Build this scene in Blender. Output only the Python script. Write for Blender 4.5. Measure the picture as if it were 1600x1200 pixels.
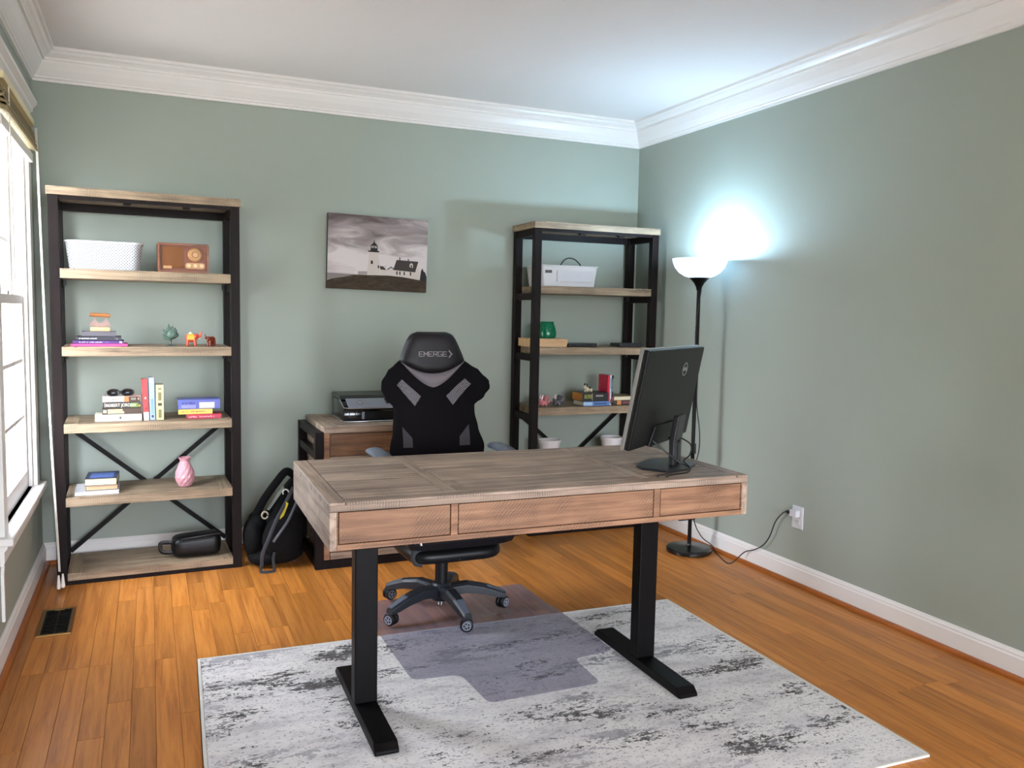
import bpy, bmesh, math, random
from mathutils import Vector, Matrix

for o in list(bpy.data.objects):
    bpy.data.objects.remove(o, do_unlink=True)
SC = bpy.context.scene
COL = SC.collection
RND = random.Random(7)
PI = math.pi

# ------------------------------------------------------------------ camera
W, CEIL, FRONT = 3.696, 2.722, -7.6          # right wall x, ceiling z, wall behind the camera y
yaw, pitch, roll, FPX = 0.41103, 0.08401, 0.01965, 1300.28
fwd = Vector((math.sin(yaw)*math.cos(pitch), math.cos(yaw)*math.cos(pitch), -math.sin(pitch)))
rgt = Vector((math.cos(yaw), -math.sin(yaw), 0))
upv = rgt.cross(fwd)
r2 = math.cos(roll)*rgt + math.sin(roll)*upv
u2 = -math.sin(roll)*rgt + math.cos(roll)*upv
cam_data = bpy.data.cameras.new('camera')
cam_data.sensor_fit = 'HORIZONTAL'
cam_data.sensor_width = 36
cam_data.lens = FPX/1600*36
cam_data.clip_start = .02
cam = bpy.data.objects.new('camera', cam_data)
COL.objects.link(cam)
M = Matrix.Identity(4)
for i in range(3):
    M[i][0], M[i][1], M[i][2] = r2[i], u2[i], -fwd[i]
M[0][3], M[1][3], M[2][3] = .5508, -5.075, 1.40681
cam.matrix_world = M
SC.camera = cam

# ------------------------------------------------------------------ world, exposure
world = bpy.data.worlds.new('daylight')
SC.world = world
world.use_nodes = True
wn, wl = world.node_tree.nodes, world.node_tree.links
bg = wn['Background']
tc = wn.new('ShaderNodeTexCoord'); sx = wn.new('ShaderNodeSeparateXYZ'); rp = wn.new('ShaderNodeValToRGB')
mr = wn.new('ShaderNodeMapRange')
mr.inputs['From Min'].default_value = -1; mr.inputs['From Max'].default_value = 1
wl.new(tc.outputs['Generated'], sx.inputs[0]); wl.new(sx.outputs['Z'], mr.inputs['Value'])
wl.new(mr.outputs[0], rp.inputs[0]); wl.new(rp.outputs[0], bg.inputs[0])
rp.color_ramp.elements[0].position = .46; rp.color_ramp.elements[0].color = (.44, .46, .44, 1)
rp.color_ramp.elements[1].position = .56; rp.color_ramp.elements[1].color = (.85, .88, 1, 1)
bg.inputs[1].default_value = 14.0

SC.view_settings.view_transform = 'Standard'
SC.view_settings.look = 'None'
SC.view_settings.gamma = 1
SC.view_settings.use_curve_mapping = False
SC.view_settings.exposure = 1.42
SC.cycles.use_denoising = True
SC.cycles.max_bounces = 10
SC.cycles.diffuse_bounces = 5
SC.cycles.transparent_max_bounces = 12
SC.cycles.caustics_reflective = False
SC.cycles.caustics_refractive = False
SC.cycles.sample_clamp_indirect = 8


def portal(name, loc, rot, sx_, sy_):
    """daylight portal in a window opening: guides the sky light, gives off none itself"""
    l = bpy.data.lights.new(name, 'AREA'); l.shape = 'RECTANGLE'; l.size = sx_; l.size_y = sy_
    l.cycles.is_portal = True
    o = bpy.data.objects.new(name, l); COL.objects.link(o); o.location = loc; o.rotation_euler = rot
    return o


# window openings: (y0, y1, z0, z1) in the left wall, (x0, x1, z0, z1) added in the unseen wall behind the camera to light the room
WIN_L = [(-1.28, -.33, .50, 2.28)]
ADDED_WIN_F = [(.16, 1.22, .40, 2.40), (1.42, 2.30, .40, 2.40), (2.50, 3.54, .40, 2.40)]
for y0, y1, z0, z1 in WIN_L:
    portal('window_daylight', (-.15, (y0+y1)/2, (z0+z1)/2), (0, -PI/2, 0), z1-z0, y1-y0)
for x0, x1, z0, z1 in ADDED_WIN_F:
    portal('window_daylight', ((x0+x1)/2, FRONT-.15, (z0+z1)/2), (PI/2, 0, 0), x1-x0, z1-z0)


# ------------------------------------------------------------------ colours and materials
def lin(c):
    return tuple(((v/255)/12.92 if v/255 <= .04045 else ((v/255+.055)/1.055)**2.4) for v in c)


def hx(r, g, b):
    return (*lin((r, g, b)), 1)


MATS = {}


def newmat(name):
    m = bpy.data.materials.new(name); m.use_nodes = True
    MATS[name] = m
    n = m.node_tree.nodes; l = m.node_tree.links
    return m, n, l, n['Principled BSDF']


def plain(name, c, rough=.5, metal=0, spec=.5, var=.04, bump=0, bscale=200, emit=None, estr=0, coat=0):
    if name in MATS:
        return MATS[name]
    m, n, l, p = newmat(name)
    p.inputs['Roughness'].default_value = rough; p.inputs['Metallic'].default_value = metal
    p.inputs['Specular IOR Level'].default_value = spec
    p.inputs['Coat Weight'].default_value = coat
    t = n.new('ShaderNodeTexCoord'); no = n.new('ShaderNodeTexNoise'); no.inputs['Scale'].default_value = 9
    no.inputs['Detail'].default_value = 4
    l.new(t.outputs['Object'], no.inputs['Vector'])
    hs = n.new('ShaderNodeHueSaturation'); mp = n.new('ShaderNodeMapRange')
    mp.inputs['To Min'].default_value = 1-var; mp.inputs['To Max'].default_value = 1+var
    l.new(no.outputs['Fac'], mp.inputs['Value']); l.new(mp.outputs[0], hs.inputs['Value'])
    hs.inputs['Color'].default_value = hx(*c)
    l.new(hs.outputs[0], p.inputs['Base Color'])
    if bump:
        n2 = n.new('ShaderNodeTexNoise'); n2.inputs['Scale'].default_value = bscale
        l.new(t.outputs['Object'], n2.inputs['Vector'])
        b = n.new('ShaderNodeBump'); b.inputs['Strength'].default_value = bump; b.inputs['Distance'].default_value = .002
        l.new(n2.outputs['Fac'], b.inputs['Height']); l.new(b.outputs[0], p.inputs['Normal'])
    if emit:
        p.inputs['Emission Color'].default_value = (*emit, 1); p.inputs['Emission Strength'].default_value = estr
    return m


def wood(name, cols, grain=(1.2, 22, 22), saw=0., saw_dir=(1, 0, 0), sawscale=60, rough=.55, rvar=.12, spec=.4, detail=6, fleck=0., bumps=.25, coat=0):
    """sawn wood: streaks along the grain, optional saw marks across it; tone varies from piece to piece"""
    m, n, l, p = newmat(name)
    t = n.new('ShaderNodeTexCoord'); oi = n.new('ShaderNodeObjectInfo')
    off = n.new('ShaderNodeVectorMath'); off.operation = 'ADD'
    sc = n.new('ShaderNodeVectorMath'); sc.operation = 'SCALE'
    cmb = n.new('ShaderNodeCombineXYZ')
    for k in range(3):
        l.new(oi.outputs['Random'], cmb.inputs[k])
    l.new(cmb.outputs[0], sc.inputs[0]); sc.inputs['Scale'].default_value = 17.3
    l.new(t.outputs['Object'], off.inputs[0]); l.new(sc.outputs[0], off.inputs[1])
    mp = n.new('ShaderNodeMapping'); mp.inputs['Scale'].default_value = grain
    l.new(off.outputs[0], mp.inputs['Vector'])
    no = n.new('ShaderNodeTexNoise'); no.inputs['Scale'].default_value = 1.6; no.inputs['Detail'].default_value = detail
    no.inputs['Roughness'].default_value = .68; no.inputs['Distortion'].default_value = .4
    l.new(mp.outputs[0], no.inputs['Vector'])
    r = n.new('ShaderNodeValToRGB')
    els = r.color_ramp.elements
    els[0].position = .28; els[0].color = hx(*cols[0])
    els[1].position = .74; els[1].color = hx(*cols[-1])
    for i, c in enumerate(cols[1:-1]):
        e = els.new(.28+.46*(i+1)/(len(cols)-1)); e.color = hx(*c)
    l.new(no.outputs['Fac'], r.inputs[0])
    hs = n.new('ShaderNodeHueSaturation')
    mv = n.new('ShaderNodeMapRange'); mv.inputs['To Min'].default_value = 1-rvar; mv.inputs['To Max'].default_value = 1+rvar
    l.new(oi.outputs['Random'], mv.inputs['Value']); l.new(mv.outputs[0], hs.inputs['Value'])
    l.new(r.outputs[0], hs.inputs['Color'])
    last = hs.outputs[0]
    height = no.outputs['Fac']
    if saw:
        wv = n.new('ShaderNodeTexWave'); wv.wave_type = 'BANDS'; wv.bands_direction = 'X'
        m2 = n.new('ShaderNodeMapping')
        ang = math.atan2(saw_dir[2], saw_dir[0])
        m2.inputs['Rotation'].default_value = (0, ang, 0)
        l.new(off.outputs[0], m2.inputs['Vector'])
        l.new(m2.outputs[0], wv.inputs['Vector'])
        wv.inputs['Scale'].default_value = sawscale; wv.inputs['Distortion'].default_value = 5
        wv.inputs['Detail'].default_value = 3; wv.inputs['Detail Scale'].default_value = 1.2
        n3 = n.new('ShaderNodeTexNoise'); n3.inputs['Scale'].default_value = 7
        l.new(off.outputs[0], n3.inputs['Vector'])
        mk = n.new('ShaderNodeMapRange'); mk.inputs['From Min'].default_value = .42; mk.inputs['From Max'].default_value = .62
        l.new(n3.outputs['Fac'], mk.inputs['Value'])
        mu = n.new('ShaderNodeMath'); mu.operation = 'MULTIPLY'
        l.new(mk.outputs[0], mu.inputs[0]); l.new(wv.outputs['Fac'], mu.inputs[1])
        m3 = n.new('ShaderNodeMath'); m3.operation = 'MULTIPLY'; m3.inputs[1].default_value = saw
        l.new(mu.outputs[0], m3.inputs[0])
        mx = n.new('ShaderNodeMix'); mx.data_type = 'RGBA'
        l.new(m3.outputs[0], mx.inputs['Factor']); l.new(last, mx.inputs['A'])
        mx.inputs['B'].default_value = hx(*[v*.55 for v in cols[0]])
        last = mx.outputs['Result']
        sb = n.new('ShaderNodeMath'); sb.operation = 'SUBTRACT'
        l.new(no.outputs['Fac'], sb.inputs[0]); l.new(m3.outputs[0], sb.inputs[1]); height = sb.outputs[0]
    l.new(last, p.inputs['Base Color'])
    p.inputs['Roughness'].default_value = rough; p.inputs['Specular IOR Level'].default_value = spec
    p.inputs['Coat Weight'].default_value = coat; p.inputs['Coat Roughness'].default_value = .25
    if bumps:
        b = n.new('ShaderNodeBump'); b.inputs['Strength'].default_value = bumps; b.inputs['Distance'].default_value = .002
        l.new(height, b.inputs['Height']); l.new(b.outputs[0], p.inputs['Normal'])
    return m


SAGE = plain('sage_paint', (152, 160, 149), .62, var=.015, bump=.12, bscale=380)
WHITE = plain('white_trim_paint', (226, 222, 218), .35, var=.01)
CEILM = plain('ceiling_paint', (222, 219, 217), .9, var=.01)
FLOORW = wood('oak_strip', [(140, 80, 31), (180, 113, 48), (200, 134, 66)], grain=(26, 1.3, 26), rough=.36, rvar=.2, spec=.32, bumps=.03, coat=.04)
SHOEW = wood('oak_shoe', [(140, 74, 28), (170, 96, 38)], grain=(26, 1.3, 26), rough=.35, rvar=.05, bumps=.03)
RUSTIC = wood('rustic_wood', [(98, 82, 71), (160, 138, 121), (190, 170, 153)], saw=.5, sawscale=38)
RUSTIC_D = wood('rustic_wood_shaded_front', [(92, 63, 45), (144, 105, 78), (170, 130, 99)], saw=.45, saw_dir=(1, 0, -.9), sawscale=34)  # same wood as the top; the front's darker, warmer light put into the colour
RUSTIC_Y = wood('rustic_wood_crosswise', [(98, 82, 71), (160, 138, 121), (190, 170, 153)], grain=(22, 1.2, 22), saw=.3, sawscale=38)
SHELFW = wood('bookcase_wood', [(94, 78, 62), (152, 131, 107), (182, 161, 133)], saw=.5, sawscale=38)
SHELFW_Y = wood('bookcase_wood_crosswise', [(94, 78, 62), (152, 131, 107), (182, 161, 133)], grain=(22, 1.2, 22), saw=.3, sawscale=38)
ESPR = wood('espresso_wood', [(13, 6, 5), (20, 10, 9), (30, 17, 15)], grain=(30, 30, 2), rough=.5, rvar=.06, bumps=.08, spec=.14)
BLKM = plain('black_metal', (8, 6, 6), .45, spec=.14)
BLKP = plain('black_plastic', (10, 10, 12), .42, spec=.3)
GLOSSB = plain('gloss_black', (12, 12, 14), .12)
GREYP = plain('grey_plastic', (86, 92, 104), .38)
DGREY = plain('dark_grey_plastic', (30, 32, 38), .42, spec=.4)
LEATH = plain('black_leatherette', (16, 12, 15), .5, spec=.3, bump=.25, bscale=160)
FABB = plain('black_fabric', (14, 11, 14), .9, spec=.15, bump=.5, bscale=500)
BLKC = plain('black_cloth', (8, 8, 10), .85, spec=.2, bump=.4, bscale=300)
GREYF = plain('grey_pad', (112, 104, 108), .7, bump=.3, bscale=300)
CHROME = plain('chrome', (190, 192, 198), .2, metal=1)
SILVER = plain('silver_plastic', (128, 130, 142), .35)
WPLAST = plain('white_plastic', (206, 205, 208), .4, var=.01)
CREAM = plain('book_pages', (226, 212, 180), .8, var=.06)
CORDB = plain('black_cord', (14, 14, 15), .5)
CORDW = plain('white_cord', (226, 220, 210), .7)
BRASS = plain('brass', (176, 140, 84), .32, metal=1)


def mesh_check():
    """open-weave fabric look: fine light/dark checks"""
    m, n, l, p = newmat('mesh_fabric')
    t = n.new('ShaderNodeTexCoord'); c = n.new('ShaderNodeTexChecker'); c.inputs['Scale'].default_value = 190
    l.new(t.outputs['Object'], c.inputs['Vector'])
    c.inputs['Color1'].default_value = hx(128, 122, 126); c.inputs['Color2'].default_value = hx(58, 54, 60)
    l.new(c.outputs[0], p.inputs['Base Color']); p.inputs['Roughness'].default_value = .8
    return m


MESHF = mesh_check()


def glass_mat(name, tint, gloss=.06, haze=0, hazec=(200, 200, 210), rough=.02):
    m = bpy.data.materials.new(name); m.use_nodes = True; MATS[name] = m
    n, l = m.node_tree.nodes, m.node_tree.links
    n.remove(n['Principled BSDF'])
    out = n['Material Output']
    tr = n.new('ShaderNodeBsdfTransparent'); tr.inputs[0].default_value = (*tint, 1)
    gl = n.new('ShaderNodeBsdfGlossy'); gl.inputs['Roughness'].default_value = rough
    fr = n.new('ShaderNodeFresnel'); fr.inputs[0].default_value = 1.45
    mx = n.new('ShaderNodeMixShader')
    ge = n.new('ShaderNodeNewGeometry'); iv = n.new('ShaderNodeMath'); iv.operation = 'SUBTRACT'; iv.inputs[0].default_value = 1
    l.new(ge.outputs['Backfacing'], iv.inputs[1])
    mf = n.new('ShaderNodeMath'); mf.operation = 'MULTIPLY'
    l.new(fr.outputs[0], mf.inputs[0]); l.new(iv.outputs[0], mf.inputs[1])
    l.new(mf.outputs[0], mx.inputs[0]); l.new(gl.outputs[0], mx.inputs[2])
    if haze:
        df = n.new('ShaderNodeBsdfDiffuse'); df.inputs[0].default_value = hx(*hazec)
        m2 = n.new('ShaderNodeMixShader'); m2.inputs[0].default_value = haze
        l.new(tr.outputs[0], m2.inputs[1]); l.new(df.outputs[0], m2.inputs[2]); l.new(m2.outputs[0], mx.inputs[1])
    else:
        l.new(tr.outputs[0], mx.inputs[1])
    l.new(mx.outputs[0], out.inputs[0])
    return m


PANE = glass_mat('window_glass', (.96, .98, .98))
MATP = glass_mat('clear_vinyl', (.97, .965, .99), haze=.20, hazec=(150, 145, 165), rough=.22)  # violet-grey diffuse paints the bluish haze the vinyl reflects
GREENG = glass_mat('green_glass', (.16, .72, .52), haze=.30, hazec=(14, 140, 104), rough=.05)


def bowl_mat():
    m = bpy.data.materials.new('frosted_bowl'); m.use_nodes = True
    n, l = m.node_tree.nodes, m.node_tree.links
    n.remove(n['Principled BSDF'])
    d = n.new('ShaderNodeBsdfDiffuse'); d.inputs[0].default_value = (.9, .92, .95, 1)
    t = n.new('ShaderNodeBsdfTranslucent'); t.inputs[0].default_value = (.9, .94, 1, 1)
    mx = n.new('ShaderNodeMixShader'); mx.inputs[0].default_value = .35
    l.new(d.outputs[0], mx.inputs[1]); l.new(t.outputs[0], mx.inputs[2]); l.new(mx.outputs[0], n['Material Output'].inputs[0])
    return m


BOWL = bowl_mat()


# ------------------------------------------------------------------ mesh helpers
class MB:
    def __init__(self):
        self.v = []; self.f = []; self.mi = []

    def add(self, vs, fs, mi=0):
        b = len(self.v)
        self.v += [tuple(x) for x in vs]
        self.f += [tuple(b+i for i in f) for f in fs]
        self.mi += [mi]*len(fs)
        return self

    def box(self, x0, x1, y0, y1, z0, z1, mi=0, T=None):
        vs = [(x, y, z) for z in (z0, z1) for y in (y0, y1) for x in (x0, x1)]
        if T:
            vs = [T @ Vector(q) for q in vs]
        return self.add(vs, [(0, 2, 3, 1), (4, 5, 7, 6), (0, 1, 5, 4), (2, 6, 7, 3), (0, 4, 6, 2), (1, 3, 7, 5)], mi)

    def prism(self, poly, axis, a0, a1, mi=0):
        """poly: 2-D points in the plane across axis; x:(y,z) y:(x,z) z:(x,y)"""
        def P(q, a):
            return {'x': (a, q[0], q[1]), 'y': (q[0], a, q[1]), 'z': (q[0], q[1], a)}[axis]
        n = len(poly)
        vs = [P(q, a0) for q in poly]+[P(q, a1) for q in poly]
        fs = [tuple(range(n)), tuple(range(2*n-1, n-1, -1))]+[(i, i+n, (i+1) % n+n, (i+1) % n) for i in range(n)]
        return self.add(vs, fs, mi)

    def lathe(self, prof, c=(0, 0, 0), seg=32, mi=0, sq=1.0):
        """prof: (r,z) pairs"""
        vs = []; fs = []
        n = len(prof)
        for j in range(seg):
            a = 2*PI*j/seg
            for r, z in prof:
                vs.append((c[0]+r*math.cos(a), c[1]+r*math.sin(a)*sq, c[2]+z))
        for j in range(seg):
            k = (j+1) % seg
            for i in range(n-1):
                if prof[i][0] < 1e-6 and prof[i+1][0] < 1e-6:
                    continue
                fs.append((j*n+i, k*n+i, k*n+i+1, j*n+i+1))
        return self.add(vs, fs, mi)

    def tube(self, pts, r, seg=8, mi=0, flat=1.0, up=(0, 0, 1)):
        pts = [Vector(q) for q in pts]
        rs = r if isinstance(r, (list, tuple)) else [r]*len(pts)
        vs = []; fs = []
        prev = None
        for i, q in enumerate(pts):
            d = (pts[min(i+1, len(pts)-1)]-pts[max(i-1, 0)]).normalized()
            a = Vector(up) if prev is None else prev
            if abs(a.dot(d)) > .97:
                a = Vector((1, 0, 0)) if abs(d.x) < .9 else Vector((0, 1, 0))
            s = d.cross(a).normalized(); t = s.cross(d).normalized(); prev = t
            for k in range(seg):
                an = 2*PI*k/seg+PI/seg
                vs.append(q+s*math.cos(an)*rs[i]+t*math.sin(an)*rs[i]*flat)
        n = len(pts)
        for i in range(n-1):
            for k in range(seg):
                fs.append((i*seg+k, i*seg+(k+1) % seg, (i+1)*seg+(k+1) % seg, (i+1)*seg+k))
        fs.append(tuple(range(seg-1, -1, -1))); fs.append(tuple((n-1)*seg+k for k in range(seg)))
        return self.add(vs, fs, mi)

    def grid(self, fn, nu, nv, mi=0, close_u=False):
        vs = [fn(i/(nu if close_u else nu-1), j/(nv-1)) for j in range(nv) for i in range(nu)]
        fs = []
        for j in range(nv-1):
            for i in range(nu if close_u else nu-1):
                k = (i+1) % nu
                fs.append((j*nu+i, j*nu+k, (j+1)*nu+k, (j+1)*nu+i))
        return self.add(vs, fs, mi)

    def sphere(self, c, r, seg=14, rings=9, mi=0):
        rr = r if isinstance(r, (tuple, list)) else (r, r, r)
        prof = [(math.sin(PI*i/rings), -math.cos(PI*i/rings)) for i in range(rings+1)]
        b = len(self.v)
        self.lathe(prof, (0, 0, 0), seg, mi)
        for i in range(b, len(self.v)):
            x, y, z = self.v[i]
            self.v[i] = (c[0]+x*rr[0], c[1]+y*rr[1], c[2]+z*rr[2])
        return self

    def xf(self, T):
        self.v = [tuple(T @ Vector(q)) for q in self.v]
        return self

    def mesh(self, name, mats, bevel=0, smooth=False, seg=2):
        me = bpy.data.meshes.new(name)
        bm = bmesh.new()
        vv = [bm.verts.new(q) for q in self.v]
        for f, mi in zip(self.f, self.mi):
            try:
                nf = bm.faces.new([vv[i] for i in f]); nf.material_index = mi; nf.smooth = smooth
            except ValueError:
                pass
        bmesh.ops.remove_doubles(bm, verts=bm.verts, dist=1e-6)
        bmesh.ops.recalc_face_normals(bm, faces=bm.faces)
        if bevel:
            ed = [e for e in bm.edges if len(e.link_faces) == 2 and e.calc_face_angle(0) > .6]
            bmesh.ops.bevel(bm, geom=ed, offset=bevel, segments=seg, profile=.5, affect='EDGES', clamp_overlap=True)
        bm.to_mesh(me); bm.free()
        for m in (mats if isinstance(mats, (list, tuple)) else [mats]):
            me.materials.append(m)
        if smooth:
            try:
                me.set_sharp_from_angle(angle=.7)
            except Exception:
                pass
        return me

    def build(self, name, mats, parent=None, bevel=0, smooth=False, seg=2):
        return link(name, self.mesh(name, mats, bevel, smooth, seg), parent)


def link(name, me, parent=None):
    o = bpy.data.objects.new(name, me)
    COL.objects.link(o)
    if parent:
        o.parent = parent
    return o


def tag(o, label=None, cat=None, group=None, kind=None):
    if label: o['label'] = label
    if cat: o['category'] = cat
    if group: o['group'] = group
    if kind: o['kind'] = kind
    return o


def thing(name, label, cat, loc=(0, 0, 0), rz=0, group=None):
    o = bpy.data.objects.new(name, None)
    COL.objects.link(o)
    o.empty_display_size = .05
    o.location = loc; o.rotation_euler = (0, 0, rz)
    return tag(o, label, cat, group)


def struct(o):
    o['kind'] = 'structure'
    return o


def bx(name, x0, x1, y0, y1, z0, z1, mat, parent=None, bevel=0):
    return MB().box(x0, x1, y0, y1, z0, z1).build(name, mat, parent, bevel)


def blob(name, balls, mat, parent=None, voxel=.004, chains=(), smooth=True):
    """one continuous skin over ellipsoids and tapering chains"""
    m = MB()
    for c, r in balls:
        m.sphere(c, r, 16, 10)
    for pts, rs in chains:
        m.tube(pts, rs, 10)
        m.sphere(pts[-1], rs[-1], 10, 6); m.sphere(pts[0], rs[0], 10, 6)
    me = m.mesh(name+'_raw', mat)
    t = bpy.data.objects.new(name+'_tmp', me); COL.objects.link(t)
    md = t.modifiers.new('r', 'REMESH'); md.mode = 'VOXEL'; md.voxel_size = voxel; md.use_smooth_shade = True
    sm = t.modifiers.new('s', 'SMOOTH'); sm.iterations = 3; sm.factor = .5
    dg = bpy.context.evaluated_depsgraph_get()
    out = bpy.data.meshes.new_from_object(t.evaluated_get(dg))
    bpy.data.objects.remove(t, do_unlink=True); bpy.data.meshes.remove(me)
    out.name = name
    if not out.materials:
        out.materials.append(mat)
    return link(name, out, parent)


def text(name, s, size, mat, parent, Mx, ext=.0004, sx=1.0, align='CENTER'):
    cu = bpy.data.curves.new(name, 'FONT'); cu.body = s; cu.size = size; cu.extrude = ext; cu.align_x = align; cu.align_y = 'CENTER'
    t = bpy.data.objects.new(name+'_tmp', cu); COL.objects.link(t)
    dg = bpy.context.evaluated_depsgraph_get()
    me = bpy.data.meshes.new_from_object(t.evaluated_get(dg))
    bpy.data.objects.remove(t, do_unlink=True); bpy.data.curves.remove(cu)
    me.transform(Matrix.Diagonal((sx, 1, 1, 1)))
    me.transform(Mx)
    me.materials.clear(); me.materials.append(mat)
    return link(name, me, parent)


FACE_FRONT = Matrix.Rotation(PI/2, 4, 'X')       # text plane turned to face -y


# ================================================================== the room
# ---- floor: slab, oak strips as pieces
floor = struct(bx('floor', -.15, W+.15, FRONT-.15, .15, -.12, -.004, SHOEW))
STRIP = .0785
nst = int(math.ceil((W-.0)/STRIP))
LENS = [.42, .61, .78, .95, 1.12, 1.34]
pm = {}


def plank_mesh(L, w=STRIP):
    k = (L, round(w, 4))
    if k not in pm:
        pm[k] = MB().box(.0005, w-.0005, .0005, L-.0005, -.012, 0).mesh('oak_plank', FLOORW, .0008, seg=1)
    return pm[k]


cnt = 0
far = MB()
for i in range(nst):
    x = i*STRIP
    w = min(STRIP, W-x)
    y = -RND.random()*.9
    first = True
    yy = 0.0
    while yy > -3.55:
        L = RND.choice(LENS)
        if first:
            L = RND.choice(LENS[:4]); first = False
        y0 = yy-L
        # strips that the photo's frame cannot reach are joined below
        inview = not (x < .2 and y0 < -2.6 and yy < -2.3) and not (yy < -2.9 and (x < 1.6))
        if inview and cnt < 296:
            o = link('oak_plank', plank_mesh(L, w), floor); o.location = (x, y0, 0); cnt += 1
        else:
            far.box(x+.0005, x+w-.0005, y0+.0005, yy-.0005, -.012, 0)
        yy = y0
    while yy > FRONT:
        L = 1.3
        far.box(x+.0005, x+w-.0005, max(yy-L, FRONT)+.0005, yy-.0005, -.012, 0)
        yy -= L
fo = far.build('oak_planks', FLOORW, floor); fo['kind'] = 'stuff'

# ---- walls with window openings
struct(bx('wall_back', -.15, W+.15, 0, .15, -.01, CEIL+.1, SAGE))
struct(bx('wall_right', W, W+.15, FRONT-.15, 0, -.01, CEIL+.1, SAGE))


def wall_with_holes(name, axis, lo, hi, pos0, pos1, holes):
    m = MB()
    def B(a0, a1, z0, z1):
        if a1-a0 < 1e-5 or z1-z0 < 1e-5:
            return
        if axis == 'y':
            m.box(pos0, pos1, a0, a1, z0, z1)
        else:
            m.box(a0, a1, pos0, pos1, z0, z1)
    cur = lo
    for a0, a1, z0, z1 in sorted(holes):
        B(cur, a0, -.01, CEIL+.1); B(a0, a1, -.01, z0); B(a0, a1, z1, CEIL+.1); cur = a1
    B(cur, hi, -.01, CEIL+.1)
    return struct(m.build(name, SAGE))


wall_with_holes('wall_left', 'y', FRONT-.15, 0, -.15, 0, WIN_L)
wall_with_holes('wall_front', 'x', 0, W, FRONT-.15, FRONT, ADDED_WIN_F)
struct(bx('ceiling', -.15, W+.15, FRONT-.15, .15, CEIL, CEIL+.12, CEILM))

# ---- crown moulding: profile (distance from wall, z), mitred run round the room
CROWN = [(0, 2.566), (.014, 2.566), (.014, 2.578), (.022, 2.583), (.022, 2.590), (.030, 2.600), (.046, 2.622), (.062, 2.652),
         (.066, 2.664), (.078, 2.664), (.078, 2.676), (.090, 2.686), (.102, 2.692), (.110, 2.704), (.124, 2.706), (.124, CEIL), (0, CEIL)]


def run(name, prof, side, mat):
    m = MB(); n = len(prof)
    vs = []
    for end in (0, 1):
        for d, z in prof:
            if side == 'back': vs.append(((0+d) if end == 0 else (W-d), -d, z))
            if side == 'right': vs.append((W-d, (-d) if end == 0 else (FRONT+d), z))
            if side == 'left': vs.append((d, (-d) if end == 0 else (FRONT+d), z))
            if side == 'front': vs.append(((0+d) if end == 0 else (W-d), FRONT+d, z))
    fs = [(i, (i+1) % n, (i+1) % n+n, i+n) for i in range(n)]+[tuple(range(n)), tuple(range(2*n-1, n-1, -1))]
    m.add(vs, fs)
    return struct(m.build(name, mat))


for k, s in enumerate(('back', 'right', 'left', 'front')):
    run('trim_%d' % (k+1), CROWN, s, WHITE)
BASE = [(0, .0), (.016, .0), (.016, .088), (.012, .094), (.012, .102), (.007, .110), (.004, .116), (0, .116)]
SHOE = [(.0165, .0005), (.036, .0005), (.0355, .008), (.032, .015), (.026, .0195), (.0165, .0205)]
for k, s in enumerate(('back', 'right', 'left', 'front')):
    run('baseboard_'+s, BASE, s, WHITE)
    run('trim_%d' % (k+5), SHOE, s, SHOEW)


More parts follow.
